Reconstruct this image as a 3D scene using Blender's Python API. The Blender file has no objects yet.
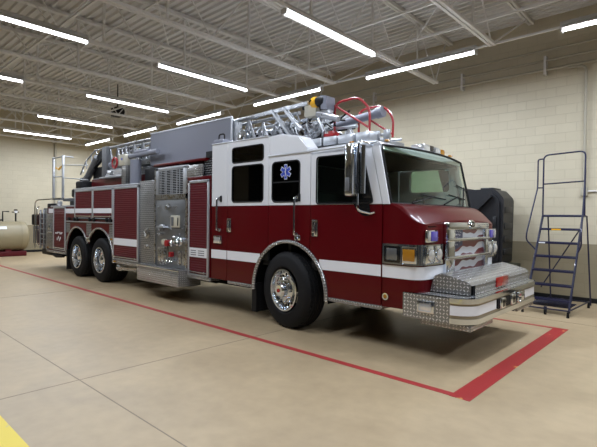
import bpy, bmesh, math, random
from mathutils import Vector, Matrix
C = bpy.context.scene.collection
scene = bpy.context.scene
PI = math.pi
R = math.radians
random.seed(7)

# ------------------------------------------------------------------ camera
cam_data = bpy.data.cameras.new('camera')
cam = bpy.data.objects.new('camera', cam_data); C.objects.link(cam)
F_PX, YAW, PITCH, ROLL = 451.58, .74619, .0132, .01233
cam_data.sensor_fit = 'HORIZONTAL'; cam_data.sensor_width = 36.0
cam_data.lens = 36.0 * F_PX / 597.0
cam_data.clip_start = .05; cam_data.clip_end = 200
fw = Vector((-math.sin(YAW)*math.cos(PITCH), math.cos(YAW)*math.cos(PITCH), -math.sin(PITCH)))
rt = Vector((math.cos(YAW), math.sin(YAW), 0)); up = rt.cross(fw)
r2 = rt*math.cos(ROLL) + up*math.sin(ROLL); u2 = up*math.cos(ROLL) - rt*math.sin(ROLL)
m = Matrix((r2, u2, -fw)).transposed().to_4x4(); m.translation = Vector((0, 0, 1.7))
cam.matrix_world = m
scene.camera = cam

# ------------------------------------------------------------------ light and exposure
LAMP_W = 86.0            # watts of every strip light
LAMP_COL = (.905, 1.0, 1.14)
TUBE_EMIT = 14.0
w = bpy.data.worlds.new('world'); scene.world = w; w.use_nodes = True
w.node_tree.nodes['Background'].inputs[0].default_value = (.5, .55, .6, 1)
w.node_tree.nodes['Background'].inputs[1].default_value = .01
scene.view_settings.view_transform = 'Standard'
scene.view_settings.look = 'None'
scene.view_settings.gamma = 1
scene.view_settings.use_curve_mapping = False
scene.view_settings.exposure = 0.0

# ------------------------------------------------------------------ materials
def mat(name, col, rough=.5, metal=0, coat=0, **k):
    m = bpy.data.materials.new(name); m.use_nodes = True
    b = m.node_tree.nodes['Principled BSDF']
    b.inputs['Base Color'].default_value = (*col, 1)
    b.inputs['Roughness'].default_value = rough
    b.inputs['Metallic'].default_value = metal
    b.inputs['Coat Weight'].default_value = coat
    b.inputs['Coat Roughness'].default_value = k.get('coat_rough', .04)
    if 'emit' in k:
        b.inputs['Emission Color'].default_value = (*k.get('ecol', col), 1)
        b.inputs['Emission Strength'].default_value = k['emit']
    b.inputs['Specular IOR Level'].default_value = k.get('spec', .5)
    v = k.get('vary')
    if v:   # soft blotches of dirt and wear
        N = m.node_tree.nodes; L = m.node_tree.links
        tc = N.new('ShaderNodeTexCoord'); n = N.new('ShaderNodeTexNoise'); n.inputs['Scale'].default_value = k.get('vscale', 6)
        n.inputs['Detail'].default_value = 5
        L.new(tc.outputs['Object'], n.inputs['Vector'])
        mp = N.new('ShaderNodeMapRange'); mp.inputs[1].default_value = .3; mp.inputs[2].default_value = .7
        mp.inputs[3].default_value = max(0, rough - v); mp.inputs[4].default_value = min(1, rough + v)
        L.new(n.outputs['Fac'], mp.inputs[0]); L.new(mp.outputs[0], b.inputs['Roughness'])
        mx = N.new('ShaderNodeMix'); mx.data_type = 'RGBA'
        mx.inputs[6].default_value = (*[c*(1-v*.8) for c in col], 1); mx.inputs[7].default_value = (*[min(1, c*(1+v*.4)) for c in col], 1)
        L.new(n.outputs['Fac'], mx.inputs[0]); L.new(mx.outputs[2], b.inputs['Base Color'])
    return m
def bsdf(m): return m.node_tree.nodes['Principled BSDF']

M = {}
M['red'] = mat('fire red paint', (.088, .0004, .0028), .34, 0, .28, spec=.18)
M['red_dark'] = mat('red satin paint', (.098, .004, .010), .45, 0, .1, spec=.3)
M['white'] = mat('white paint', (.72, .73, .76), .28, 0, .8)
M['reflective'] = mat('white reflective stripe', (.80, .81, .84), .35)
M['chrome'] = mat('chrome', (.74, .79, .86), .09, 1)
M['steel'] = mat('brushed steel', (.55, .55, .55), .3, 1, vary=.12, vscale=20)
M['panelsteel'] = mat('dull steel panel', (.26, .27, .28), .42, .8, vary=.1)
M['alu'] = mat('ladder aluminium', (.36, .37, .39), .36, .7, vary=.12, vscale=9)
M['lightalu'] = mat('pale aluminium', (.52, .54, .57), .38, .6, vary=.1)
M['grey'] = mat('grey paint', (.20, .21, .256), .55)
M['midgrey'] = mat('mid grey paint', (.13, .135, .145), .5, .2)
M['black'] = mat('black rubber', (.005, .005, .006), .6, spec=.3)
M['blackgloss'] = mat('black gloss', (.01, .01, .011), .15)
M['tyre'] = mat('tyre rubber', (.005, .005, .006), .7, spec=.3)
M['under'] = mat('chassis black', (.003, .003, .003), .9, spec=.1)
M['interior'] = mat('cab interior', (.014, .015, .016), .8)
M['amber'] = mat('amber lens', (.38, .17, .015), .15, 0, .6)
M['bluelens'] = mat('blue lens', (.10, .08, .42), .15, 0, .8)
M['redlens'] = mat('red lens', (.35, .01, .01), .2, 0, .5)
M['clearlens'] = mat('clear lens', (.75, .76, .76), .08, .6, .6)
M['yellow'] = mat('yellow paint', (.80, .42, .01), .4)
M['blue'] = mat('dark blue ladder paint', (.003, .005, .038), .4, 0, .3)
M['rail_red'] = mat('red rail paint', (.36, .012, .018), .35, 0, .4)
M['cream_tank'] = mat('cream tank paint', (.29, .245, .15), .45, vary=.12, vscale=3)
M['beige'] = mat('beige plastic', (.50, .47, .38), .5)
M['box_black'] = mat('black moulded plastic', (.010, .011, .014), .45)
M['olive'] = mat('olive paint', (.075, .078, .05), .6)
M['pipe'] = mat('painted pipe', (.40, .37, .29), .5)
M['joist'] = mat('joist grey paint', (.68, .67, .66), .5, .0)
M['lamp_body'] = mat('lamp housing', (.55, .55, .55), .4, .3)
M['tube'] = mat('lit lamp tube', (.9, .9, .9), .4, emit=TUBE_EMIT, ecol=(.96, .97, 1.0))
M['hose'] = mat('white hose jacket', (.62, .62, .63), .8)
M['starblue'] = mat('blue sticker', (.03, .07, .5), .4)
M['darkblack'] = mat('flat black', (.003, .003, .003), .9, spec=.1)

def glass(name, tint, gloss=.9, extra=.0):
    m = bpy.data.materials.new(name); m.use_nodes = True
    N = m.node_tree.nodes; L = m.node_tree.links; N.clear()
    o = N.new('ShaderNodeOutputMaterial'); t = N.new('ShaderNodeBsdfTransparent'); t.inputs[0].default_value = (*tint, 1)
    g = N.new('ShaderNodeBsdfGlossy'); g.inputs['Roughness'].default_value = .02; g.inputs[0].default_value = (gloss, gloss, gloss, 1)
    f = N.new('ShaderNodeLayerWeight'); f.inputs[0].default_value = .5
    pw = N.new('ShaderNodeMath'); pw.operation = 'POWER'; pw.inputs[1].default_value = 4.0; L.new(f.outputs['Facing'], pw.inputs[0])
    a = N.new('ShaderNodeMath'); a.operation = 'MULTIPLY_ADD'; a.inputs[1].default_value = .9; a.inputs[2].default_value = .05+extra
    L.new(pw.outputs[0], a.inputs[0])
    mx = N.new('ShaderNodeMixShader'); L.new(a.outputs[0], mx.inputs[0]); L.new(t.outputs[0], mx.inputs[1]); L.new(g.outputs[0], mx.inputs[2])
    L.new(mx.outputs[0], o.inputs[0])
    return m
M['glass'] = glass('tinted cab glass', (.60, .72, .64))
M['darkglass'] = glass('dark cab glass', (.10, .11, .12))

def nd(m, t, **k):
    n = m.node_tree.nodes.new(t)
    for a, b in k.items(): setattr(n, a, b)
    return n
def mth(m, op, a, b=None, c=None):
    n = nd(m, 'ShaderNodeMath', operation=op)
    for i, v in enumerate((a, b, c)):
        if v is None: continue
        if isinstance(v, (int, float)): n.inputs[i].default_value = v
        else: m.node_tree.links.new(v, n.inputs[i])
    return n.outputs[0]

# diamond tread plate: raised lozenges turned alternately, from metre-scaled UVs
def tread(name, col, size=.034, strength=.9, rough=.25):
    m = mat(name, col, rough, .72); L = m.node_tree.links; b = bsdf(m)
    tc = nd(m, 'ShaderNodeTexCoord'); s = nd(m, 'ShaderNodeSeparateXYZ'); L.new(tc.outputs['UV'], s.inputs[0])
    u = mth(m, 'DIVIDE', s.outputs[0], size); v = mth(m, 'DIVIDE', s.outputs[1], size)
    par = mth(m, 'MODULO', mth(m, 'ADD', mth(m, 'FLOOR', u), mth(m, 'FLOOR', v)), 2.0)
    par = mth(m, 'ABSOLUTE', par)
    fu = mth(m, 'SUBTRACT', mth(m, 'FRACT', u), .5); fv = mth(m, 'SUBTRACT', mth(m, 'FRACT', v), .5)
    p = mth(m, 'ADD', fu, fv); q = mth(m, 'SUBTRACT', fu, fv)
    # swap the long axis on odd cells
    ip = mth(m, 'SUBTRACT', 1.0, par)
    a = mth(m, 'ADD', mth(m, 'MULTIPLY', p, par), mth(m, 'MULTIPLY', q, ip))
    c = mth(m, 'ADD', mth(m, 'MULTIPLY', q, par), mth(m, 'MULTIPLY', p, ip))
    d = mth(m, 'ADD', mth(m, 'POWER', mth(m, 'DIVIDE', mth(m, 'ABSOLUTE', a), .62), 2.0), mth(m, 'POWER', mth(m, 'DIVIDE', mth(m, 'ABSOLUTE', c), .22), 2.0))
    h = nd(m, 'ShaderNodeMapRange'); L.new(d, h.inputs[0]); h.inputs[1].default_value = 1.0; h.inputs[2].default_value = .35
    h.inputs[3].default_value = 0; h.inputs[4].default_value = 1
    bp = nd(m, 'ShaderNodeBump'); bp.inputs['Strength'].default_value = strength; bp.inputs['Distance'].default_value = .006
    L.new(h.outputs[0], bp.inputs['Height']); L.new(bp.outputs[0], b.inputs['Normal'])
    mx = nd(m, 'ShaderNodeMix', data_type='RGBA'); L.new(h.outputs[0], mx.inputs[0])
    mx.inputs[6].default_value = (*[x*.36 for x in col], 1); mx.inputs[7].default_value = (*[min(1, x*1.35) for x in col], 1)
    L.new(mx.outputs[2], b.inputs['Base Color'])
    return m
M['tread'] = tread('diamond tread plate', (.86, .86, .86), .042)
M['tread_big'] = tread('coarse diamond tread plate', (.88, .88, .88), .06, 1.0)
M['tread_dull'] = tread('dull diamond tread plate', (.50, .50, .49), .042, .8, .35)

# cream painted block wall with olive-tan lower band
def wall_mat():
    m = mat('painted block wall', (.6, .53, .4), .55); L = m.node_tree.links; b = bsdf(m)
    tc = nd(m, 'ShaderNodeTexCoord'); br = nd(m, 'ShaderNodeTexBrick'); L.new(tc.outputs['UV'], br.inputs['Vector'])
    br.offset = .5
    br.inputs['Scale'].default_value = 1; br.inputs['Brick Width'].default_value = .40; br.inputs['Row Height'].default_value = .20
    br.inputs['Mortar Size'].default_value = .006; br.inputs['Mortar Smooth'].default_value = .3
    br.inputs['Color1'].default_value = (.535, .480, .355, 1); br.inputs['Color2'].default_value = (.555, .50, .372, 1)
    br.inputs['Mortar'].default_value = (.495, .442, .328, 1)
    s = nd(m, 'ShaderNodeSeparateXYZ'); L.new(tc.outputs['UV'], s.inputs[0])
    low = mth(m, 'LESS_THAN', s.outputs[1], 1.22)
    mx = nd(m, 'ShaderNodeMix', data_type='RGBA'); mx.blend_type = 'MULTIPLY'
    L.new(low, mx.inputs[0]); L.new(br.outputs['Color'], mx.inputs[6]); mx.inputs[7].default_value = (.50, .47, .40, 1)
    n = nd(m, 'ShaderNodeTexNoise'); n.inputs['Scale'].default_value = 1.3; n.inputs['Detail'].default_value = 6; L.new(tc.outputs['UV'], n.inputs['Vector'])
    mr = nd(m, 'ShaderNodeMapRange'); L.new(n.outputs['Fac'], mr.inputs[0]); mr.inputs[3].default_value = .90; mr.inputs[4].default_value = 1.08
    m2 = nd(m, 'ShaderNodeMix', data_type='RGBA'); m2.blend_type = 'MULTIPLY'; m2.inputs[0].default_value = 1
    L.new(mx.outputs[2], m2.inputs[6]); L.new(mr.outputs[0], m2.inputs[7]); L.new(m2.outputs[2], b.inputs['Base Color'])
    bp = nd(m, 'ShaderNodeBump'); bp.inputs['Strength'].default_value = .5; bp.inputs['Distance'].default_value = .008; bp.invert = True
    L.new(br.outputs['Fac'], bp.inputs['Height']); L.new(bp.outputs[0], b.inputs['Normal'])
    return m
M['wall'] = wall_mat()

def floor_mat():
    m = mat('sealed concrete', (.4, .33, .24), .35); L = m.node_tree.links; b = bsdf(m)
    tc = nd(m, 'ShaderNodeTexCoord')
    n1 = nd(m, 'ShaderNodeTexNoise'); n1.inputs['Scale'].default_value = .9; n1.inputs['Detail'].default_value = 8; n1.inputs['Distortion'].default_value = .6
    n2 = nd(m, 'ShaderNodeTexNoise'); n2.inputs['Scale'].default_value = 7; n2.inputs['Detail'].default_value = 8
    L.new(tc.outputs['Object'], n1.inputs['Vector']); L.new(tc.outputs['Object'], n2.inputs['Vector'])
    cr = nd(m, 'ShaderNodeValToRGB'); L.new(n1.outputs['Fac'], cr.inputs[0])
    cr.color_ramp.elements[0].position = .3; cr.color_ramp.elements[0].color = (.355, .268, .162, 1)
    cr.color_ramp.elements[1].position = .7; cr.color_ramp.elements[1].color = (.45, .345, .212, 1)
    mr = nd(m, 'ShaderNodeMapRange'); L.new(n2.outputs['Fac'], mr.inputs[0]); mr.inputs[1].default_value = .25; mr.inputs[2].default_value = .75
    mr.inputs[3].default_value = .93; mr.inputs[4].default_value = 1.07
    mx = nd(m, 'ShaderNodeMix', data_type='RGBA'); mx.blend_type = 'MULTIPLY'; mx.inputs[0].default_value = 1
    L.new(cr.outputs[0], mx.inputs[6]); L.new(mr.outputs[0], mx.inputs[7]); L.new(mx.outputs[2], b.inputs['Base Color'])
    r = nd(m, 'ShaderNodeMapRange'); L.new(n1.outputs['Fac'], r.inputs[0]); r.inputs[3].default_value = .30; r.inputs[4].default_value = .55
    L.new(r.outputs[0], b.inputs['Roughness'])
    return m
M['floor'] = floor_mat()
def line_mat(name, col, under, amt):
    m = mat(name, col, .5); L = m.node_tree.links; b = bsdf(m)
    tc = nd(m, 'ShaderNodeTexCoord'); n = nd(m, 'ShaderNodeTexNoise'); n.inputs['Scale'].default_value = 3.5; n.inputs['Detail'].default_value = 9
    L.new(tc.outputs['Object'], n.inputs['Vector'])
    mr = nd(m, 'ShaderNodeMapRange'); L.new(n.outputs['Fac'], mr.inputs[0]); mr.inputs[1].default_value = amt; mr.inputs[2].default_value = amt + .03
    mx = nd(m, 'ShaderNodeMix', data_type='RGBA'); L.new(mr.outputs[0], mx.inputs[0]); mx.inputs[6].default_value = (*col, 1); mx.inputs[7].default_value = (*under, 1)
    L.new(mx.outputs[2], b.inputs['Base Color'])
    return m
M['redline'] = line_mat('worn red floor paint', (.33, .018, .018), (.62, .26, .07), .63)
M['redline_clean'] = line_mat('red floor tape', (.36, .03, .03), (.45, .2, .12), .68)
M['yellowline'] = line_mat('yellow floor paint', (.78, .60, .05), (.6, .5, .2), .62)
M['deck'] = mat('painted steel roof deck', (.62, .61, .60), .6, .0, vary=.08)

# ------------------------------------------------------------------ mesh helper
class MB:
    def __init__(s): s.bm = bmesh.new(); s.mi = 0; s.mats = []
    def m(s, name):
        mt = M[name]
        if mt not in s.mats: s.mats.append(mt)
        s.mi = s.mats.index(mt); return s
    def _tag(s, faces):
        for f in faces: f.material_index = s.mi; f.smooth = True
    def box(s, x0, x1, y0, y1, z0, z1, bev=0, seg=2):
        if x0 > x1: x0, x1 = x1, x0
        if y0 > y1: y0, y1 = y1, y0
        if z0 > z1: z0, z1 = z1, z0
        vs = [s.bm.verts.new((x, y, z)) for x in (x0, x1) for y in (y0, y1) for z in (z0, z1)]
        q = [(0,1,3,2),(4,6,7,5),(0,4,5,1),(2,3,7,6),(0,2,6,4),(1,5,7,3)]
        fs = [s.bm.faces.new([vs[i] for i in f]) for f in q]; s._tag(fs)
        if bev:
            es = list({e for f in fs for e in f.edges})
            r = bmesh.ops.bevel(s.bm, geom=es, offset=bev, segments=seg, profile=.5, affect='EDGES')
            s._tag(r['faces'])
        return s
    def hull(s, pts8):   # box from 8 points ordered like box()
        vs = [s.bm.verts.new(p) for p in pts8]
        q = [(0,1,3,2),(4,6,7,5),(0,4,5,1),(2,3,7,6),(0,2,6,4),(1,5,7,3)]
        s._tag([s.bm.faces.new([vs[i] for i in f]) for f in q]); return s
    def bar(s, p0, p1, w, h=None, upv=(0, 0, 1)):   # rectangular bar between two points
        h = h or w; p0 = Vector(p0); p1 = Vector(p1); d = (p1-p0).normalized(); u = Vector(upv)
        if abs(d.dot(u)) > .98: u = Vector((1, 0, 0))
        a = d.cross(u).normalized()*w/2; b = a.cross(d).normalized()*h/2
        vs = [p0-a-b, p0-a+b, p0+a-b, p0+a+b, p1-a-b, p1-a+b, p1+a-b, p1+a+b]
        return s.hull(vs)
    def tube(s, pts, r, seg=8, caps=True, closed=False):
        pts = [Vector(p) for p in pts]; n = len(pts); rings = []
        prev = None
        for i, p in enumerate(pts):
            if closed: d = (pts[(i+1) % n]-pts[i-1])
            else: d = (pts[min(i+1, n-1)]-pts[max(i-1, 0)])
            d.normalize()
            if prev is None:
                u = Vector((0, 0, 1)) if abs(d.z) < .9 else Vector((1, 0, 0))
                a = d.cross(u).normalized()
            else:
                a = (prev - d*prev.dot(d)).normalized()
            prev = a; b = d.cross(a)
            rr = r[i] if isinstance(r, (list, tuple)) else r
            rings.append([s.bm.verts.new(p + (a*math.cos(t*2*PI/seg) + b*math.sin(t*2*PI/seg))*rr) for t in range(seg)])
        fs = []
        for i in range(n if closed else n-1):
            A = rings[i]; B = rings[(i+1) % n]
            for k in range(seg): fs.append(s.bm.faces.new((A[k], A[(k+1) % seg], B[(k+1) % seg], B[k])))
        if caps and not closed:
            fs.append(s.bm.faces.new(rings[0][::-1])); fs.append(s.bm.faces.new(rings[-1]))
        s._tag(fs); return s
    def cyl(s, p0, p1, r, seg=16, r1=None): return s.tube([p0, p1], [r, r if r1 is None else r1], seg)
    def lathe(s, prof, origin, axis='y', seg=32, sgn=1, cap=False):   # prof: (radius, offset along axis)
        o = Vector(origin); rings = []
        for r_, t in prof:
            ring = []
            for k in range(seg):
                c, sn = math.cos(2*PI*k/seg)*r_, math.sin(2*PI*k/seg)*r_; t_ = t*sgn
                v = {'y': (c, t_, sn), 'x': (t_, c, sn), 'z': (c, sn, t_)}[axis]
                ring.append(s.bm.verts.new(o + Vector(v)))
            rings.append(ring)
        fs = []
        for A, B in zip(rings, rings[1:]):
            for k in range(seg):
                try: fs.append(s.bm.faces.new((A[k], A[(k+1) % seg], B[(k+1) % seg], B[k])))
                except ValueError: pass
        for ring in (rings[0], rings[-1]) if cap else ():
            if (ring[0].co-ring[seg//2].co).length > 1e-4: fs.append(s.bm.faces.new(ring))
        s._tag(fs); return s
    def grid(s, rows):   # rows of points -> quads
        V = [[s.bm.verts.new(p) for p in r] for r in rows]; fs = []
        for A, B in zip(V, V[1:]):
            for k in range(len(A)-1): fs.append(s.bm.faces.new((A[k], A[k+1], B[k+1], B[k])))
        s._tag(fs); return s
    def prism(s, poly, axis, a, b):   # polygon in the two other axes, extruded a..b
        def P(u, v, t): return {'y': (u, t, v), 'x': (t, u, v), 'z': (u, v, t)}[axis]
        A = [s.bm.verts.new(P(u, v, a)) for u, v in poly]; B = [s.bm.verts.new(P(u, v, b)) for u, v in poly]
        fs = [s.bm.faces.new(A), s.bm.faces.new(B[::-1])]
        n = len(poly)
        for k in range(n): fs.append(s.bm.faces.new((A[k], A[(k+1) % n], B[(k+1) % n], B[k])))
        s._tag(fs); return s
    def plate(s, outline, holes, axis, pos, th, bev=0):   # plate with holes, centred at pos on axis
        cu = bpy.data.curves.new('c', 'CURVE'); cu.dimensions = '2D'; cu.fill_mode = 'BOTH'
        for poly in [outline] + list(holes):
            sp = cu.splines.new('POLY'); sp.points.add(len(poly)-1); sp.use_cyclic_u = True
            for q, (u, v) in zip(sp.points, poly): q.co = (u, v, 0, 1)
        cu.extrude = th/2 - bev; cu.bevel_depth = bev; cu.bevel_resolution = 1
        if bev: cu.offset = -bev
        o = bpy.data.objects.new('c', cu); C.objects.link(o)
        dg = bpy.context.evaluated_depsgraph_get(); dg.update()
        me = bpy.data.meshes.new_from_object(o.evaluated_get(dg), depsgraph=dg)
        for v in me.vertices:
            x, y, z = v.co
            v.co = {'y': (x, pos+z, y), 'x': (pos+z, x, y), 'z': (x, y, pos+z)}[axis]
        n0 = len(s.bm.faces); s.bm.from_mesh(me); s.bm.faces.ensure_lookup_table()
        s._tag(s.bm.faces[n0:])
        bpy.data.objects.remove(o); bpy.data.curves.remove(cu); bpy.data.meshes.remove(me)
        return s
    def build(s, name, material=None, parent=None, origin=None, angle=32, kind=None):
        if material:
            if M[material] not in s.mats: s.mats.insert(0, M[material]) if not s.mats else s.mats.append(M[material])
        bmesh.ops.recalc_face_normals(s.bm, faces=s.bm.faces)
        wo = Vector(origin) if origin else Vector((0, 0, 0))
        if parent is not None and origin is None: wo = world_of(parent)
        uv = s.bm.loops.layers.uv.verify()
        for f in s.bm.faces:
            n = f.normal; ax = max(range(3), key=lambda i: abs(n[i]))
            for l in f.loops:
                c = l.vert.co
                l[uv].uv = (c.y, c.z) if ax == 0 else (c.x, c.z) if ax == 1 else (c.x, c.y)
        bmesh.ops.translate(s.bm, verts=s.bm.verts, vec=-wo)
        me = bpy.data.meshes.new(name); s.bm.to_mesh(me); s.bm.free()
        for mt in (s.mats or [M[material]]): me.materials.append(mt)
        try: me.set_sharp_from_angle(angle=R(angle))
        except Exception: pass
        o = bpy.data.objects.new(name, me); C.objects.link(o)
        if parent is not None:
            o.parent = parent; o.location = wo - world_of(parent)
        else: o.location = wo
        if kind: o['kind'] = kind
        return o
def world_of(o):
    v = Vector(o.location)
    while o.parent: o = o.parent; v += Vector(o.location)
    return v
def one(name, material, parent, fn, *a, **k):
    b = MB(); b.m(material); getattr(b, fn)(*a, **k); return b.build(name, None, parent)
def new(material): return MB().m(material)
def empty(name, loc, rz=0):
    o = bpy.data.objects.new(name, None); C.objects.link(o); o.location = loc; o.rotation_euler = (0, 0, rz); o.empty_display_size = .2
    return o
def tag(o, label, cat, group=None, kind=None):
    o['label'] = label; o['category'] = cat
    if group: o['group'] = group
    if kind: o['kind'] = kind
    return o
def copy_tree(o, parent=None):
    c = o.copy(); C.objects.link(c); c.parent = parent
    for ch in list(o.children): copy_tree(ch, c)
    return c
def rrect(x0, x1, z0, z1, r, n=5):
    pts = []
    for cx, cz, a0 in ((x1-r, z1-r, 0), (x0+r, z1-r, 90), (x0+r, z0+r, 180), (x1-r, z0+r, 270)):
        for i in range(n+1):
            a = R(a0 + 90*i/n); pts.append((cx+r*math.cos(a), cz+r*math.sin(a)))
    return pts
def roundpoly(pts, r, n=4):   # round the corners of a polygon
    out = []; N_ = len(pts)
    for i in range(N_):
        p = Vector(pts[i]); a = Vector(pts[i-1]); b = Vector(pts[(i+1) % N_])
        da = (a-p); db = (b-p); k = min(r, da.length*.45, db.length*.45)
        p0 = p+da.normalized()*k; p1 = p+db.normalized()*k
        for j in range(n+1):
            t = j/n; q = p0*(1-t)**2 + p*2*t*(1-t) + p1*t*t; out.append((q.x, q.y))
    return out
def path_round(pts, r, n=5):   # round the corners of an open 3-D path
    pts = [Vector(p) for p in pts]; out = [pts[0]]
    for i in range(1, len(pts)-1):
        p, a, b = pts[i], pts[i-1], pts[i+1]
        da = a-p; db = b-p; k = min(r, da.length*.45, db.length*.45)
        p0 = p+da.normalized()*k; p1 = p+db.normalized()*k
        for j in range(n+1):
            t = j/n; out.append(p0*(1-t)**2 + p*2*t*(1-t) + p1*t*t)
    out.append(pts[-1]); return out

# ------------------------------------------------------------------ the room
X0, X1, Y0, Y1, ZC = -22.6, 7.5, -7.0, 11.0, 6.15
def struct(name, b, kind='structure', parent=None):
    return b.build(name, None, parent, kind=kind)
b = new('floor'); b.box(X0-.2, X1+.2, Y0-.2, Y1+.2, -.15, 0)
struct('floor', b)
for nm, bx in (('wall_back', (X0-.2, X1+.2, Y1, Y1+.2)), ('wall_left', (X0-.2, X0, Y0, Y1)), ('wall_right', (X1, X1+.2, Y0, Y1)), ('wall_front', (X0-.2, X1+.2, Y0-.2, Y0))):
    b = new('wall'); b.box(*bx, 0, ZC+.1); struct(nm, b)
M['bay'] = mat('grey sectional bay door', (.05, .052, .056), .5, vary=.1)
for k, xx in enumerate((-19.5, -14.6, -9.7, -4.8, .1)):
    b = new('bay')
    for q in range(8): b.box(xx, xx+4.3, Y0, Y0+.06, .02+.58*q, .59+.58*q, .008, 1)
    struct('door_%d' % (k+1), b)
for k, yy in enumerate((-6.4, -1.3, 3.8)):
    b = new('bay')
    for q in range(8): b.box(X1-.06, X1, yy, yy+4.4, .02+.58*q, .59+.58*q, .008, 1)
    struct('door_%d' % (k+6), b)
b = new('deck')
rows = [[], []]; y = Y0-.1; k = 0; pit = .18
prof = []
while y < Y1+.2:
    prof += [(y, 0), (y+.045, 0), (y+.065, .05), (y+.16, .05)]; y += pit
b.grid([[(X0-.1, yy, ZC+zz) for yy, zz in prof], [(X1+.1, yy, ZC+zz) for yy, zz in prof]])
b.box(X0-.2, X1+.2, Y0-.2, Y1+.2, ZC+.10, ZC+.2)
struct('ceiling', b)
b = new('black'); b.box(X0, X1, Y1-.012, Y1, 0, .10); struct('baseboard_back', b)
b = new('black'); b.box(X0, X0+.012, Y0, Y1-.012, 0, .10); struct('baseboard_left', b)
# saw-cut joints are narrow dark strips of sealant in the slab
M['joint'] = mat('floor joint sealant', (.22, .18, .13), .7)
b = new('joint')
b.box(X0, X1, 1.875, 1.885, -.01, .0012); b.box(-4.79, -4.78, Y0, Y1-.02, -.01, .0012); b.box(-10.6, -10.59, Y0, Y1-.02, -.01, .0012); b.box(X0, X1, 8.6, 8.61, -.01, .0012)
struct('trim_1', b)
b = new('yellowline'); b.box(X0+.5, X1-1, .93, 1.085, 0, .003)
tag(b.build('floor_line'), 'yellow painted line in the bottom left corner of the floor', 'floor line')
b = new('redline'); b.box(-1.86, -1.66, 4.18, 8.04, 0, .003)
tag(b.build('floor_line'), 'wide worn red floor line running across in front of the fire truck bumper', 'floor line')
b = new('redline_clean'); b.box(-18.6, -1.86, 4.19, 4.28, 0, .003)
tag(b.build('floor_line'), 'long thin red floor line running beside the near side of the fire truck', 'floor line')
b = new('redline_clean'); b.box(-18.6, -1.86, 7.96, 8.04, 0, .003)
tag(b.build('floor_line'), 'thin red floor line on the far side of the fire truck near the rolling ladder', 'floor line')

# steel joists: top chord, bottom chord, webs; bridging rods along the room
def joist(x, y1, ends):
    b = new('joist'); zt, zb = ZC-.04, 4.97
    for dx in (-.035, .035):
        b.box(x+dx-.025, x+dx+.025, Y0+.02, Y1-.02, zt-.035, zt+.035)
        b.box(x+dx-.025, x+dx+.025, Y0+.4, y1, zb-.025, zb+.025)
    y = Y1 - 1.0; i = 0; pts = []
    yy = y1
    b.tube([(x, Y1-.3, zt), (x, yy-.05, zb)], .016, 6)
    while yy > Y0+1.9:
        b.tube([(x, yy-.05, zb), (x, yy-.95, zt)], .014, 6)
        b.tube([(x, yy-.95, zt), (x, yy-1.85, zb)], .014, 6)
        b.bar((x, yy-.95, zb), (x, yy-.95, zt), .045, .03)
        yy -= 1.8
    return b
jx = [-3.12 + 1.87*k for k in range(-10, 6)]
for i, x in enumerate(jx):
    lit = (round((x+3.12)/1.87) % 2 == 1)
    o = joist(x, 10.2 if lit else 8.65, 0).build('ceiling_joist', kind='structure')
b = new('joist')
for yy, zz in ((6.5, 5.02), (7.62, 5.02), (3.0, 5.02), (1.0, 5.02), (-1.5, 5.02), (8.62, 4.97), (4.75, 6.0), (9.3, 6.0)):
    b.box(X0+.02, X1-.02, yy-.018, yy+.018, zz-.018, zz+.018)
b.build('ceiling_bridging', kind='structure')
b = new('joist')
for k in range(7):
    x = 5.2-3.74*k
    for ya, yb in ((6.5, 7.62), (3.0, 4.75)):
        b.tube([(x, ya, 5.0), (x-1.87, yb, 6.05)], .012, 6)
        b.tube([(x, ya, 6.05), (x-1.87, yb, 5.0)], .012, 6)
b.build('ceiling_cross_bracing', kind='structure')
# pipes and unistrut on the back wall
p = empty('wall_pipe_run', (0, Y1, 5.1))
b = new('pipe')
for zz, rr in ((4.99, .032), (5.19, .028), (5.42, .022)): b.tube([(X0+.05, Y1-.09, zz), (X1-.05, Y1-.09, zz)], rr, 10)
b.build('pipe', None, p)
for x in (-12.3, -9.8, -7.2, -4.65, -2.8, .2, 3.0):
    one('pipe_bracket', 'joist', p, 'box', x-.025, x+.025, Y1-.14, Y1, 4.88, 5.28)
tag(p, 'bank of three parallel painted pipes along the top of the back block wall', 'pipes')
b = new('pipe'); b.tube(path_round([(-2.35, Y1-.09, 4.95), (-2.03, Y1-.09, 4.93), (-2.03, Y1-.05, 2.25)], .12), .028, 10)
c1 = b.build('conduit', None, None, origin=(-2.03, Y1, 2.25)); tag(c1, 'cream vertical conduit running down the back wall behind the rolling ladder', 'conduit')
one('junction_box', 'pipe', c1, 'box', -2.09, -1.97, Y1-.075, Y1-.005, 2.22, 2.40, bev=.008)
b = new('joist'); b.tube([(-1.97, Y1-.03, 2.32), (X1-1, Y1-.03, 2.32)], .018, 8)
tag(b.build('conduit', origin=(-1.97, Y1, 2.32)), 'thin dark horizontal conduit on the back wall at the right edge', 'conduit')
b = new('pipe'); b.tube([(X0+.06, 7.72, .0), (X0+.06, 7.72, 6.1)], .05, 10)
for z in (1.2, 3.2, 4.9): b.box(X0+.006, X0+.08, 7.65, 7.79, z, z+.04)
tag(b.build('downpipe', origin=(X0, 7.72, 0)), 'pale vertical pipe on the far left block wall above the truck tail', 'pipe')
# dark speaker or heater under the deck
b = new('black'); b.box(-15.2, -14.8, 6.95, 7.25, 5.05, 5.35, .03); b.tube([(-15.0, 7.1, 5.3), (-15.0, 7.1, 6.15)], .02, 6)
b.lathe([(0, 0), (.10, 0), (.13, .06), (0, .06)], (-14.8, 7.1, 5.2), 'x', 14)
tag(b.build('ceiling_speaker', origin=(-15.0, 7.1, 6.15)), 'small black box hanging from the ceiling joists on the left', 'speaker')

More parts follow.
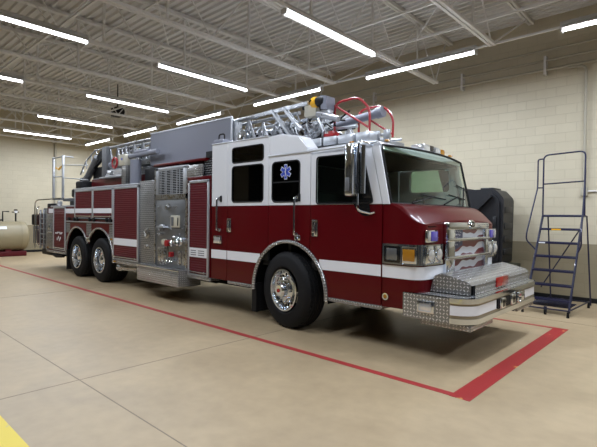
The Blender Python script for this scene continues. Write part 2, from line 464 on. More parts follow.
# ------------------------------------------------------------------ strip lights
def strip_light(cx, cy, along, label, group=None, z=4.86):
    L_ = 2.46; t = empty('strip_light', (cx, cy, z+.2), 0 if along == 'x' else PI/2)
    h = L_/2
    def put(b, name):
        o = b.build(name, None, None); o.parent = t; return o
    b = new('lamp_body'); b.box(-h, h, -.045, .045, -.08, -.02, .006)
    b.prism([(-.105, -.15), (-.11, -.145), (-.04, -.07), (.04, -.07), (.11, -.145), (.105, -.15), (.035, -.078), (-.035, -.078)], 'x', -h, h)
    put(b, 'reflector')
    b = new('lamp_body'); b.box(-h-.03, -h, -.06, .06, -.19, -.03); b.box(h, h+.03, -.06, .06, -.19, -.03); put(b, 'end_cap')
    b = new('tube')
    b.cyl((-h+.02, 0, -.15), (h-.02, 0, -.15), .028, 10)
    put(b, 'lamp_tube')
    b = new('lamp_body')
    for sx in (-h*.8, h*.8): b.box(sx-.01, sx+.01, -.01, .01, -.03, .0)
    put(b, 'hanger')
    ld = bpy.data.lights.new('strip_lamp', 'AREA'); ld.shape = 'RECTANGLE'; ld.size = L_-.06; ld.size_y = .06
    ld.energy = LAMP_W; ld.color = LAMP_COL
    lo = bpy.data.objects.new('lamp_glow', ld); C.objects.link(lo); lo.parent = t; lo.location = (0, 0, -.182)
    tag(t, label, 'ceiling light', group)
    return t
G = 'strip lights under the roof joists'
strip_light(-5.0, 6.26, 'y', 'lit strip light above the truck cab, the large one at top centre', G)
strip_light(-8.8, 6.26, 'y', 'lit strip light directly above the grey panel on the ladder', G)
strip_light(-12.48, 6.26, 'y', 'lit strip light third back in the row above the truck, left of the grey panel', G)
strip_light(-16.3, 6.26, 'y', 'lit strip light fourth back in the row above the truck', G)
strip_light(-20.1, 6.26, 'y', 'lit strip light farthest back in the row above the truck, by the left wall', G)
strip_light(-8.65, 2.26, 'y', 'lit strip light in the top left corner of the picture', G)
strip_light(-12.4, 2.26, 'y', 'lit strip light at the left edge below the top left one', G)
strip_light(-4.68, 8.66, 'x', 'lit strip light along the back wall above the ladder tip and red rails', G)
strip_light(-8.52, 8.66, 'x', 'lit strip light along the back wall above the aerial ladder middle', G)
strip_light(-.72, 8.6, 'x', 'lit strip light cut by the top right picture edge', G)
strip_light(-12.55, 8.68, 'x', 'lit strip light along the back wall just above the grey panel corner', G)
strip_light(-16.3, 8.62, 'x', 'short-looking lit strip light near the back corner, nearer of two in line', G)
strip_light(-20.05, 8.62, 'x', 'short-looking lit strip light near the back corner, farther of two in line', G)
for cx, cy, lb_ in ((-1.2, 6.26, 'lit strip light outside the picture above the floor in front of the bumper'), (2.6, 6.26, 'lit strip light outside the picture well ahead of the truck'),
                    (-1.2, 2.26, 'lit strip light outside the picture overhead nearest to the viewer'), (-4.9, 2.26, 'lit strip light outside the picture beside the truck cab on the viewer side'),
                    (2.6, 2.26, 'lit strip light outside the picture by the bay door on the right'), (-16.2, 2.26, 'lit strip light outside the picture over the cream tank end of the room')):
    strip_light(cx, cy, 'y', lb_, 'strip lights beyond the picture frame')

# ================================================================== FIRE TRUCK
NY, FY = 4.975, 7.47          # near and far side planes
CY = (NY+FY)/2
T = empty('fire_truck', (-8.5, CY, 0))
tag(T, 'red and white ladder fire truck with chrome bumper parked inside the red floor lines', 'fire truck')

def arc_pts(cx, cz, r, a0, a1, n=24): return [(cx+r*math.cos(R(a0+(a1-a0)*i/n)), cz+r*math.sin(R(a0+(a1-a0)*i/n))) for i in range(n+1)]
ZB, ZW = .58, 1.885          # skirt bottom, red/white split
AX, AZ, AR = -4.80, .56, .775

# ---- chassis
b = new('under')
for y in (CY-.43, CY+.43): b.box(-15.2, -2.3, y-.05, y+.05, .62, .90)
for x in (-4.8, -11.26, -12.75): b.cyl((x, NY+.2, .57), (x, FY-.2, .57), .11, 12); b.lathe([(0, -.2), (.2, -.12), (.24, 0), (.2, .12), (0, .2)], (x, CY, .57), 'y', 16)
b.box(-14.9, -13.0, NY+.5, FY-.5, .5, .9); b.box(-9.0, -7.0, NY+.3, FY-.3, .42, .9); b.box(-10.4, -9.4, NY+.15, NY+.6, .55, .75); b.box(-7.2, -5.75, NY+.25, NY+.7, .45, .72); b.box(-7.2, -5.75, FY-.7, FY-.25, .45, .72)
b.box(-4.0, -2.9, CY-.6, CY+.6, .45, .9)
b.build('chassis', None, T)

# ---- cab: side panels as separate plates
def cab_plate(b, x0, x1, zt, holes=(), y=NY, arch=False, cut=None):
    """red lower and white upper plate between x0 and x1"""
    th = .03
    lower = [(x0, ZB), (x1, ZB), (x1, ZW), (x0, ZW)]
    if arch:
        a = math.degrees(math.acos(max(-1, min(1, (x1-AX)/AR)))) if x1 < AX+AR else 0
        aL = math.degrees(math.acos(max(-1, min(1, (x0-AX)/AR)))) if x0 > AX-AR else 180
        lower = []
        if x0 <= AX-AR: lower += [(x0, ZB)]
        zz = math.sqrt(AR**2-(ZB-AZ)**2)
        al0 = 180-math.degrees(math.asin((ZB-AZ)/AR)) if x0 <= AX-AR else aL
        al1 = math.degrees(math.asin((ZB-AZ)/AR)) if x1 >= AX+AR else a
        lower += arc_pts(AX, AZ, AR, al0, al1, 18)
        if x1 >= AX+AR: lower += [(x1, ZB)]
        lower += [(x1, ZW), (x0, ZW)]
    b.m('red').plate(lower, [], 'y', y, th, .005)
    up_ = cut if cut else [(x0, ZW+.002), (x1, ZW+.002), (x1, zt), (x0, zt)]
    b.m('white').plate(up_, holes, 'y', y, th, .005)

W1 = rrect(-6.16, -5.37, 2.62, 2.88, .05); W2 = rrect(-6.16, -5.37, 1.95, 2.56, .06); W3 = rrect(-5.16, -4.57, 1.94, 2.56, .07)
ws = lambda z: -3.53 + (2.6-z)*.36      # slanted front edge of the front door window
W4 = roundpoly([(-4.23, 1.93), (-3.29, 1.93), (-3.46, 2.56), (-4.23, 2.56)], .05)
HOLE4 = roundpoly([(-4.24, 1.90), (-3.27, 1.90), (-3.445, 2.57), (-4.24, 2.57)], .05)
aP = lambda z: -3.13 - (z-ZW)*.24        # door front edge, leaning back with the pillar
for side, y, sg in (('near', NY, -1), ('far', FY, 1)):
    b = MB(); cab_plate(b, -6.74, -6.29, 3.0, y=y); rear_panel = b.build('cab_side_panel', None, T)
    b = MB(); cab_plate(b, -5.24, -4.36, 2.66, [W3], y=y, arch=True)
    b.m('white').plate([(-5.24, 2.66), (-4.43, 2.66), (-4.43, 2.73), (-4.61, 2.91), (-4.97, 2.98), (-5.24, 2.98)], [], 'y', y, .03, .005)
    panel = b.build('cab_side_panel', None, T)
    b = MB(); b.m('white').plate([(-3.125, ZW), (-3.03, ZW), (-3.19, 2.64), (aP(2.64)+.01, 2.64)], [], 'y', y, .03, .004)
    for v in b.bm.verts: v.co.x -= .05*(side == 'far')*(v.co.x > -3.4)
    b.build('windscreen_pillar', None, T)
    # rear crew door
    b = MB(); cab_plate(b, -6.28, -5.25, 2.98, [W1, W2], y=y, arch=True)
    door = b.build('crew_door', None, T)
    b = new('darkglass'); b.plate(W1, [], 'y', y, .008); b.plate(W2, [], 'y', y, .008); b.build('door_window', None, door)
    b = new('black')
    for wnd in (W1, W2):
        b.tube([(p[0], y+sg*.016, p[1]) for p in wnd], .011, 6, closed=True)
    b.build('window_seal', None, door)
    if side == 'far': HOLE4 = rrect(-4.13, -3.38, 2.17, 2.57, .06); W4 = rrect(-4.12, -3.39, 2.18, 2.56, .06)
    b = MB(); cab_plate(b, -4.35, -3.135, 2.62, [HOLE4], y=y, arch=True, cut=[(-4.35, ZW+.002), (-3.135, ZW+.002), (aP(2.62), 2.62), (-4.35, 2.62)])
    fdoor = b.build('front_door', None, T)
    b = new('glass'); b.plate(W4, [], 'y', y, .008); b.build('door_window', None, fdoor)
    # black corner plate where the window dips below the belt line
    b = new('blackgloss')
    b.plate(roundpoly([(-3.62, 1.95), (-3.34, 1.95), (-3.30, 1.74), (-3.42, 1.73), (-3.52, 1.80)], .04), [], 'y', y+sg*.014, .012)
    b.plate(roundpoly([(-3.60, 2.56), (-3.47, 2.56), (-3.29, 1.93), (-3.42, 1.93)], .03), [], 'y', y+sg*.012, .012)
    b.build('window_quarter_panel', None, fdoor)
    b = new('black'); b.tube([(p[0], y+sg*.016, p[1]) for p in HOLE4], .011, 6, closed=True); b.build('window_seal', None, fdoor)
    b = new('darkglass'); b.plate(W3, [], 'y', y, .008); b.build('side_window', None, panel)
    b = new('black'); b.tube([(p[0], y+sg*.016, p[1]) for p in W3], .012, 6, closed=True)
    b.box(-5.15, -4.58, y+sg*.004, y+sg*.014, 2.235, 2.255); b.build('window_seal', None, panel)
    # inner liners keep the cab dark inside
    b = new('interior'); yi = y - sg*.06
    b.box(-6.7, -5.3, yi-.02, yi+.02, 1.0, 1.9); b.box(-4.36, -3.2, yi-.02, yi+.02, 1.0, 1.88)
    b.build('door_liner', None, T)
    # arch: liner, trim and mud flap
    b = new('darkblack')
    b.grid([[(px_, yy, pz) for px_, pz in arc_pts(AX, AZ, AR+.01, 186, -6, 20)] for yy in (y, y - sg*.62)])
    b.plate(arc_pts(AX, AZ, AR+.01, 186, -6, 20), [], 'y', y - sg*.6, .01)
    b.build('wheel_well', None, T)
    b = new('tread'); b.tube([(px_, y+sg*.022, pz) for px_, pz in arc_pts(AX, AZ, AR-.005, 183, -3, 32)], .030, 10)
    b.build('fender_trim', None, T)
    b = new('black'); b.box(AX-AR+.03, AX-AR+.05, y-sg*.02, y-sg*.5, .14, .62); b.box(AX-AR-.06, AX-AR+.05, y, y-sg*.03, .14, .60); b.build('mud_flap', None, T)
    # diamond plate step strips under the doors
    b = new('tread'); b.box(-6.26, AX-AR+.02, y+sg*.02, y-sg*.3, .53, .585, .008); b.build('step_strip', None, T)
    b = new('tread'); b.box(AX+AR-.01, -3.13, y+sg*.02, y-sg*.3, .53, .585, .008); b.build('step_strip', None, T)
    # white reflective stripes along the cab
    if side == 'near':
        b = new('reflective')
        for xa, xb in ((-6.735, -6.295), (-6.275, AX-.63)): b.box(xa, xb, y-.019, y-.015, .95, 1.105)
        for xa, xb in ((AX+.63, -3.14),): b.box(xa, xb, y-.019, y-.015, .96, 1.105)
        b.build('reflective_stripe', None, T)
        # door hardware
        def lever(parent, x, z):
            b = new('chrome'); b.box(x-.055, x+.055, y-.03, y-.012, z-.12, z+.12, .012); b.tube([(x+.02, y-.04, z+.08), (x+.02, y-.065, z), (x+.02, y-.04, z-.1)], .014, 8); b.cyl((x-.01, y-.05, z-.09), (x-.01, y-.02, z-.09), .025, 12)
            b.m('black').box(x-.03, x+.0, y-.034, y-.028, z-.06, z+.09)
            b.build('door_latch', None, parent)
        lever(door, -6.23, 1.55); lever(fdoor, -4.26, 1.55)
        def grab(parent, x, z0, z1):
            b = new('chrome'); yy = y-.075
            b.tube(path_round([(x, y-.01, z0), (x, yy, z0), (x, yy, z1), (x, y-.01, z1)], .04), .017, 10)
            for z in (z0, z1): b.cyl((x, y-.025, z), (x, y-.012, z), .035, 12)
            b.m('black').box(x+.03, x+.07, y-.035, y-.012, z1-.06, z1+.05, .006)
            b.build('grab_handle', None, parent)
        grab(rear_panel, -6.51, 1.46, 2.02); grab(panel, -4.62, 1.44, 2.0)
        b = new('chrome'); b.box(-6.64, -6.42, y-.05, y-.012, 1.22, 1.36, .012); b.m('clearlens').box(-6.61, -6.45, y-.056, y-.048, 1.245, 1.335, .006); b.build('side_lamp', None, T)
        b = new('chrome'); b.box(-4.66, -4.54, y-.03, y-.012, 1.36, 1.44, .01); b.cyl((-4.60, y-.05, 1.39), (-4.60, y-.02, 1.39), .025, 12); b.build('door_catch', None, panel)
        # six-armed medical star on the side window
        b = new('reflective')
        for a in (0, 60, 120):
            d = Vector((math.cos(R(a+90)), 0, math.sin(R(a+90)))); c_ = Vector((-4.875, y-.006, 2.40))
            b.bar(c_-d*.115, c_+d*.115, .062, .003, (0, 1, 0))
        star = b.build('medical_star', None, panel)
        b = new('starblue')
        for a in (0, 60, 120):
            d = Vector((math.cos(R(a+90)), 0, math.sin(R(a+90)))); c_ = Vector((-4.875, y-.009, 2.40))
            b.bar(c_-d*.105, c_+d*.105, .048, .003, (0, 1, 0))
        b.build('star_arm', None, star)
        b = new('reflective'); b.bar((-4.875, y-.013, 2.33), (-4.875, y-.013, 2.47), .008, .003, (0, 1, 0))
        b.tube([(-4.875+.014*math.sin(t*1.3), y-.014, 2.35+t*.014) for t in range(8)], .004, 5); b.build('star_rod', None, star)
        b = new('amber'); b.lathe([(0, .02), (.02, .015), (.028, 0)], (-3.07, NY-.012, .71), 'y', 12, -1); 
        b.m('chrome').lathe([(.045, 0), (.045, .008), (.028, .008)], (-3.07, NY-.01, .71), 'y', 14, -1); b.build('marker_lamp', None, T)
# roof
b = new('white')
b.prism([(-6.76, 2.90), (-6.76, 3.02), (-5.26, 2.985), (-5.26, 2.90)], 'y', NY+.02, FY-.02)
b.box(-5.30, -5.24, NY+.02, FY-.02, 2.6, 2.95); b.box(-5.26, -4.40, NY+.02, FY-.02, 2.58, 2.70)
for ya, yb in ((NY+.01, NY+.26), (FY-.26, FY-.01)): b.prism([(-5.28, 2.66), (-5.28, 2.985), (-4.97, 2.995), (-4.61, 2.93), (-4.44, 2.74), (-4.44, 2.66)], 'y', ya, yb)
rp = []
for (px_, pz) in ((-4.5, 2.58), (-4.5, 2.70), (-3.35, 2.735), (-3.24, 2.71), (-3.185, 2.66), (-3.19, 2.60)): rp.append((px_, pz))
b.prism(rp, 'y', NY+.03, FY-.03)
b.build('cab_roof', None, T)
b = new('lightalu'); b.tube([(-5.24, NY-.02, 2.665), (-4.4, NY-.02, 2.665), (-3.22, NY-.012, 2.69)], .016, 8); b.tube([(-6.74, NY-.018, 3.0), (-5.25, NY-.018, 2.985)], .013, 8)
b.build('rain_gutter', None, T)
b = new('white'); b.box(-6.75, -6.71, NY+.02, FY-.02, .7, 2.95); b.build('cab_rear_wall', None, T)
# interior
b = new('interior'); b.box(-6.7, -3.1, NY+.1, FY-.1, .92, .98); b.box(-6.68, -6.64, NY+.08, FY-.08, .95, 2.92); b.box(-4.9, -4.84, NY+.1, FY-.1, .95, 2.55)
b.box(-5.3, -4.9, CY-.45, CY+.45, .95, 1.9); b.box(-4.86, -3.25, NY+.05, FY-.05, 2.575, 2.60); b.build('cab_interior', None, T)
b = new('interior'); b.grid([[(-3.3+.0*abs(k), NY+.08+(FY-NY-.16)*k/8, 1.2) for k in range(9)], [(-3.42, NY+.08+(FY-NY-.16)*k/8, 1.80) for k in range(9)], [(-3.35, NY+.08+(FY-NY-.16)*k/8, 1.86) for k in range(9)], [(-3.04+.10*(1-((k-4)/4)**2), NY+.08+(FY-NY-.16)*k/8, 1.885) for k in range(9)]])
b.box(-4.3, -3.4, CY-.35, CY+.35, .95, 1.6, .05); b.build('dashboard', None, T)
for sy in (NY+.55, FY-.55):
    b = new('interior'); b.box(-4.45, -3.95, sy-.26, sy+.26, 1.0, 1.42, .05); b.hull([(-4.62, sy-.25, 2.1), (-4.62, sy-.25, 2.15), (-4.62, sy+.25, 2.1), (-4.62, sy+.25, 2.15), (-4.38, sy-.25, 1.38), (-4.38, sy-.25, 1.38001), (-4.38, sy+.25, 1.38), (-4.38, sy+.25, 1.38001)])
    b.box(-4.66, -4.50, sy-.25, sy+.25, 1.4, 2.12, .05); b.box(-4.64, -4.53, sy-.15, sy+.15, 2.1, 2.32, .04); b.build('seat', None, T)
b = new('black'); o_ = Vector((-3.72, FY-.55, 1.86)); 
b.tube([o_+Vector((math.cos(t*PI/10)*.10, math.sin(t*PI/10)*.235, math.cos(t*PI/10)*-.0+math.cos(t*PI/10)*.20)) for t in range(20)], .016, 8, closed=True)
b.tube([o_, (-3.5, FY-.55, 1.6)], .03, 8); b.bar(o_+Vector((0, -.22, 0)), o_+Vector((0, .22, 0)), .03); b.bar(o_, o_+Vector((-.1, 0, -.2)), .03); b.build('steering_wheel', None, T)

# ---- front fascia: outline from the near door line round to the far one
RC = .17; XF = -2.60
def front_outline(off=0.0, n=8):
    pts = [(-3.125, NY-off), (-3.0, NY-off), (-2.9, NY-off), (XF-RC, NY-off)]
    for i in range(1, n+1):
        a = PI/2*i/n; pts.append((XF-RC+(RC+off)*math.sin(a), NY+RC-(RC+off)*math.cos(a)))
    m_ = 10; y0, y1 = NY+RC, FY-RC
    for i in range(1, m_): pts.append((XF+off+.035*math.sin(PI*i/m_), y0+(y1-y0)*i/m_))
    for i in range(n, -1, -1):
        a = PI/2*i/n; pts.append((XF-RC+(RC+off)*math.sin(a), FY-RC+(RC+off)*math.cos(a)))
    pts += [(-2.9, FY+off), (-3.0, FY+off), (-3.125, FY+off)]
    return pts
def bonnet_z(x, y):
    u = (y-CY)/(FY-NY)*2
    if x < -2.97: return ZW
    e = max(0, min(1, (x+2.98)/.38))
    return ZW + (1.615-ZW)*e + .075*(1-min(1, abs(u))**2.5)*e
fo = front_outline()
b = new('red')
b.grid([[(x, y, z if z is not None else bonnet_z(x, y)) for x, y in fo] for z in (.58, 1.0, 1.4, None)])
# bonnet: between the crease and the windscreen base
def ws_base(y):
    u = (y-CY)/(FY-NY)*2; return (-3.02+.10*(1-u*u), y, ZW+.012)
rows = []
for t in range(7):
    t_ = t/6; row = []
    for x, y in fo:
        a = Vector((x, y, bonnet_z(x, y))); yy = NY+.03+(y-NY)/(FY-NY)*(FY-NY-.06); c_ = Vector(ws_base(yy))
        if x < -3.0: c_ = Vector((min(x, c_.x), yy, ZW+.004))
        p = a.lerp(c_, t_); p.z += .055*math.sin(PI*t_)*min(1, (x+3.0)/.3 if x > -3.0 else 0)
        row.append(p)
    rows.append(row)
b.grid(rows)
b.prism([(-3.125, .58), (-2.62, .58), (-2.62, .60), (-3.125, .60)], 'y', NY+.05, FY-.05)
b.build('front_panel', None, T, angle=40)
# thin dark crease line along the bonnet edge
b = new('darkblack'); b.tube([(XF+.006, y, 1.607) for y in (5.16, 5.25, 5.4, 5.5)], .006, 6); b.tube([(XF+.006, y, 1.625) for y in (6.86, 7.0, 7.25)], .006, 6); b.build('bonnet_gap', None, T)
b = new('reflective')
fo2 = front_outline(.005)
cut = [p for p in fo2 if p[0] > -3.12 or 1][:]
near = [p for p in fo2 if p[1] < 5.3] ; near = [p for p in near if p[1] <= 5.3] + [(XF+.030, 5.40), (XF+.034, 5.53)]
b.grid([[(x, y, z) for x, y in near] for z in (.955, 1.115)])
far = [p for p in fo2 if p[1] > 7.1]; far = [(XF+.034, 6.90), (XF+.030, 7.04)] + far
b.grid([[(x, y, z) for x, y in far] for z in (.955, 1.115)])
b.build('reflective_stripe', None, T)
# windscreen
b = new('glass'); rows = []
NW = 16
def wpt(u, v, off=0):   # u 0..1 across, v 0..1 up
    y = NY+.03+(FY-NY+.00)*u; k = 1-(2*u-1)**2
    ye = CY+(y-CY)*(1-.012*v)
    return (-3.03+.10*k - .17*v + off, ye, ZW+.012+(2.655-ZW-.012+.025*k)*v)
b.grid([[wpt(i/NW, v/6) for i in range(NW+1)] for v in range(7)])
wsn = b.build('windscreen', None, T, angle=60)
b = new('black')
loop = [wpt(i/NW, 0, .004) for i in range(NW+1)] + [wpt(1, v/6, .004) for v in range(1, 7)] + [wpt(1-i/NW, 1, .004) for i in range(1, NW+1)] + [wpt(0, 1-v/6, .004) for v in range(1, 6)]
b.tube(loop, .016, 6, closed=True); b.build('windscreen_seal', None, wsn)
b = new('black')
for u0, u1, v1 in ((.16, .40, .16), (.50, .74, .20), (.80, .90, .42)):
    a = Vector(wpt(u0, .02, .03)); c_ = Vector(wpt(u1, v1, .03)); b.tube([a, c_], .010, 6); d = Vector(wpt(u1-.14, v1+.02, .022)); e = Vector(wpt(min(.97, u1+.14), v1-.04, .022)); b.tube([d, e], .009, 6)
b.build('windscreen_wiper', None, T)
b = new('amber')
for x, y, z in ((-3.72, NY+.12, 2.735), (-3.24, NY+.25, 2.73), (-3.24, FY-.3, 2.73)): b.lathe([(0, .03), (.03, .028), (.04, 0)], (x, y, z), 'z', 12)
b.build('clearance_lamp', None, T)
# roof light bar at the far front corner
b = new('chrome'); b.box(-3.66, -3.38, 6.55, 7.35, 2.72, 2.77, .01)
lb = b.build('light_bar', None, T)
b = new('clearlens'); b.box(-3.64, -3.40, 6.57, 6.80, 2.77, 2.90, .03); b.build('lens', None, lb)
b = new('blackgloss'); b.box(-3.63, -3.42, 6.80, 6.98, 2.77, 2.90, .02); b.build('divider', None, lb)
b = new('clearlens'); b.box(-3.64, -3.40, 6.98, 7.18, 2.77, 2.89, .03); b.build('lens', None, lb)
b = new('amber'); b.box(-3.64, -3.40, 7.18, 7.34, 2.77, 2.88, .03); b.build('amber_lens', None, lb)

# mirror
def mirror(sg, y):
    b = new('chrome'); yo = y+sg*.20; xo = -3.47
    b.box(xo-.07, xo+.05, yo-.10, yo+.10, 1.98, 2.66, .035, 3)
    mr = b.build('wing_mirror', None, T)
    b = new('chrome'); b.tube([(xo+.12, yo+.06, 2.02), (xo+.12, yo+.06, 2.64)], .035, 12); b.build('convex_mirror', None, mr)
    b = new('chrome'); b.tube(path_round([(-3.30, y+sg*.0, 2.66), (-3.36, yo+sg*.02, 2.70), (xo+.08, yo, 2.5), (xo+.08, yo, 1.80), (-3.30, y+sg*.03, 1.76), (-3.24, y+sg*.02, 1.78)], .06), .015, 8)
    b.build('mirror_arm', None, mr)
    b = new('blackgloss'); b.box(xo-.076, xo-.068, yo-.08, yo+.08, 2.03, 2.61); b.build('mirror_glass', None, mr)
    b = new('midgrey'); b.box(xo-.04, xo+.02, yo+sg*.095, yo+sg*.112, 2.05, 2.22, .008); b.build('mirror_hinge', None, mr)
mirror(-1, NY); mirror(1, FY)

# ---- headlights wrapping the near and far corners
def wrap(sgn, off, z0, z1, x_start, y_end):
    pts = [p for p in front_outline(off) if p[0] >= x_start and p[1] <= y_end]
    pts = [(x_start, NY-off)] + pts + [(XF+off+.012, y_end)]
    if sgn > 0: pts = [(x, 2*CY-y) for x, y in pts]
    return pts
for sgn in (-1, 1):
    fy = lambda y: y if sgn < 0 else 2*CY-y
    P = wrap(sgn, .03, 0, 0, -3.11, 5.50); Q = wrap(sgn, -.02, 0, 0, -3.11, 5.50)
    b = new('chrome')
    zz0, zz1 = 1.13, 1.385
    b.grid([[(x, y, z) for x, y in L_] for L_, z in ((Q, zz0-.004), (P, zz0), (P, zz1), (Q, zz1+.004))])
    hs = b.build('headlight_housing', None, T)
    ys = fy(NY-.034)
    # side module
    b = new('blackgloss'); b.box(-3.08, -2.86, ys, fy(NY-.028), 1.155, 1.36, .01); b.m('chrome').box(-3.05, -2.89, fy(NY-.044), fy(NY-.03), 1.18, 1.335, .02)
    b.m('panelsteel').box(-3.04, -2.90, fy(NY-.05), fy(NY-.042), 1.19, 1.325, .004); b.build('side_warning_lamp', None, hs)
    b = new('chrome'); b.box(-2.83, -2.63, fy(NY-.045), fy(NY-.03), 1.15, 1.365, .015); am = b.build('turn_signal', None, hs)
    b = new('amber'); b.box(-2.81, -2.65, fy(NY-.058), fy(NY-.043), 1.185, 1.33, .006); b.build('amber_lens', None, am)
    for yy in (5.14, 5.36):
        b = new('chrome'); b.box(XF+.02, XF+.055, fy(yy-.095), fy(yy+.095), 1.15, 1.37, .015); hl = b.build('headlight', None, hs)
        b = new('chrome'); b.lathe([(.080, .0), (.080, .012), (.072, .012)], (XF+.053, fy(yy), 1.26), 'x', 24); b.build('headlight_ring', None, hl)
        b = new('clearlens'); b.lathe([(0, .035), (.04, .03), (.08, .008)], (XF+.053, fy(yy), 1.26), 'x', 24); b.build('headlight_lens', None, hl)
    b = new('chrome'); b.box(XF+.0, XF+.04, fy(5.07), fy(5.35), 1.41, 1.565, .015); bl = b.build('warning_lamp', None, T)
    b = new('bluelens'); b.box(XF+.035, XF+.055, fy(5.17), fy(5.33), 1.425, 1.55, .01); b.build('blue_lens', None, bl)
    b = new('clearlens'); b.box(XF+.035, XF+.05, fy(5.085), fy(5.15), 1.425, 1.55, .008); b.build('white_lens', None, bl)

# ---- grille with the waving flag
GX = XF+.035
b = new('chrome')
b.box(GX-.03, GX+.07, 5.53, 5.74, .94, 1.60, .025); b.box(GX-.03, GX+.07, 6.79, 6.90, .94, 1.60, .02)
b.box(GX-.03, GX+.075, 5.53, 6.90, 1.56, 1.66, .02); b.box(GX-.03, GX+.06, 5.70, 6.82, .90, .97, .01)
gr = b.build('grille_surround', None, T)
b = new('chrome')
for z in (1.435, 1.20): b.box(GX+.02, GX+.085, 5.50, 6.92, z-.022, z+.022, .012)
b.build('grille_bar', None, gr)
b = new('chrome'); b.lathe([(0, .02), (.05, .018), (.062, .0)], (GX+.075, 6.22, 1.635), 'x', 24)
for v in b.bm.verts: v.co.y = 6.22+(v.co.y-6.22)*2.0
em = b.build('emblem', None, gr)
b = new('blackgloss'); b.lathe([(.0, .002), (.042, .0)], (GX+.097, 6.22, 1.635), 'x', 24)
for v in b.bm.verts: v.co.y = 6.22+(v.co.y-6.22)*2.1
b.m('chrome').tube([(GX+.101, 6.16+.02*i, 1.635+.015*math.sin(i*1.8)) for i in range(7)], .005, 5)
b.build('emblem_field', None, em)
# flag panel material: stripes that wave, star canton
fm = mat('painted waving flag', (.5, .5, .5), .35, 0, .5); M['flag'] = fm
tc = nd(fm, 'ShaderNodeTexCoord'); s_ = nd(fm, 'ShaderNodeSeparateXYZ'); fm.node_tree.links.new(tc.outputs['UV'], s_.inputs[0])
U_, V_ = s_.outputs[0], s_.outputs[1]
wave = mth(fm, 'ADD', mth(fm, 'MULTIPLY', mth(fm, 'SINE', mth(fm, 'MULTIPLY', U_, 9.5)), .022), mth(fm, 'MULTIPLY', mth(fm, 'SUBTRACT', U_, 5.75), .10))
wave = mth(fm, 'ADD', wave, mth(fm, 'MULTIPLY', mth(fm, 'SINE', mth(fm, 'MULTIPLY', U_, 23.0)), .010))
vv = mth(fm, 'SUBTRACT', V_, wave)
st = mth(fm, 'GREATER_THAN', mth(fm, 'FRACT', mth(fm, 'DIVIDE', mth(fm, 'ADD', vv, 5.0), .19)), .52)
mx = nd(fm, 'ShaderNodeMix', data_type='RGBA'); fm.node_tree.links.new(st, mx.inputs[0]); mx.inputs[6].default_value = (.13, .003, .010, 1); mx.inputs[7].default_value = (.60, .61, .64, 1)
can = mth(fm, 'MULTIPLY', mth(fm, 'LESS_THAN', U_, 6.08), mth(fm, 'GREATER_THAN', mth(fm, 'ADD', V_, mth(fm, 'MULTIPLY', mth(fm, 'SUBTRACT', U_, 5.75), -.25)), 1.27))
m2 = nd(fm, 'ShaderNodeMix', data_type='RGBA'); fm.node_tree.links.new(can, m2.inputs[0]); fm.node_tree.links.new(mx.outputs[2], m2.inputs[6]); m2.inputs[7].default_value = (.008, .018, .09, 1)
fm.node_tree.links.new(m2.outputs[2], bsdf(fm).inputs['Base Color'])
b = new('flag'); b.box(GX-.02, GX+.015, 5.73, 6.80, .96, 1.57); fl_ = b.build('flag_panel', None, gr)
b = new('reflective')
for r_ in range(6):
    for c_ in range(4 if r_ % 2 else 5):
        y = 5.78+.058*c_+(.029 if r_ % 2 else 0); z = 1.535-.045*r_+.01*math.sin(c_)
        if z < 1.31+.25*(y-5.75): continue
        ring = [(y+(.013 if k % 2 == 0 else .005)*math.sin(k*PI/5), z+(.013 if k % 2 == 0 else .005)*math.cos(k*PI/5)) for k in range(10)]
        b.prism(ring, 'x', GX+.015, GX+.018)
b.build('flag_stars', None, fl_)

# ---- front bumper
BX = -1.99; BR = .22
def bump_outline(off=0.0):
    pts = [(-2.82, NY+.06), (-2.82, NY-off), (-2.6, NY-off), (-2.4, NY-off), (BX-BR, NY-off)]
    for i in range(1, 9):
        a = PI/2*i/8; pts.append((BX-BR+(BR+off)*math.sin(a), NY+BR-(BR+off)*math.cos(a)))
    n = len(pts)
    return pts + [(x, 2*CY-y) for x, y in pts[::-1]]
def band(b, off, z0, z1, inner=-.03, sel=None):
    P = bump_outline(off); Q = bump_outline(inner)
    if sel: idx = [i for i, p in enumerate(P) if sel(p)]; P = [P[i] for i in idx]; Q = [Q[i] for i in idx]
    b.grid([[(x, y, z0) for x, y in Q], [(x, y, z0) for x, y in P], [(x, y, z1) for x, y in P], [(x, y, z1) for x, y in Q]])
b = new('tread'); band(b, .012, .50, .80); P = bump_outline(.012)
b.prism([(x, y) for x, y in P], 'z', .795, .80)
b.prism([(x, y) for x, y in bump_outline(-.01)], 'z', .50, .505)
bump = b.build('front_bumper', None, T)
b = new('chrome'); frontsel = lambda p: p[0] > BX-BR-.01
band(b, .04, .745, .803, sel=frontsel); band(b, .04, .515, .575, sel=frontsel); band(b, .018, .57, .75, sel=frontsel)
b.build('chrome_rail', None, bump)
M['brass'] = mat('reflective brown recess', (.30, .25, .17), .3, .6)
b = new('brass'); band(b, .026, .575, .608, sel=frontsel); band(b, .026, .722, .745, sel=frontsel); b.build('bumper_recess', None, bump)
b = new('reflective'); Pn = [p for p in bump_outline(.028) if p[0] > BX-BR-.01]
nearp = [p for p in Pn if p[1] < CY]; farp = [p for p in Pn if p[1] > CY]
nearp.append((BX+.028, 5.72)); farp.insert(0, (BX+.028, 6.80))
for L_ in (nearp, farp): b.grid([[(x, y, .61) for x, y in L_], [(x, y, .72) for x, y in L_]])
b.build('reflective_stripe', None, bump)
# side lamp in the bumper
b = new('chrome'); b.box(-2.62, -2.40, NY-.035, NY, .585, .73, .012); b.m('clearlens').box(-2.59, -2.43, NY-.045, NY-.03, .61, .705, .02); b.build('bumper_side_lamp', None, bump)
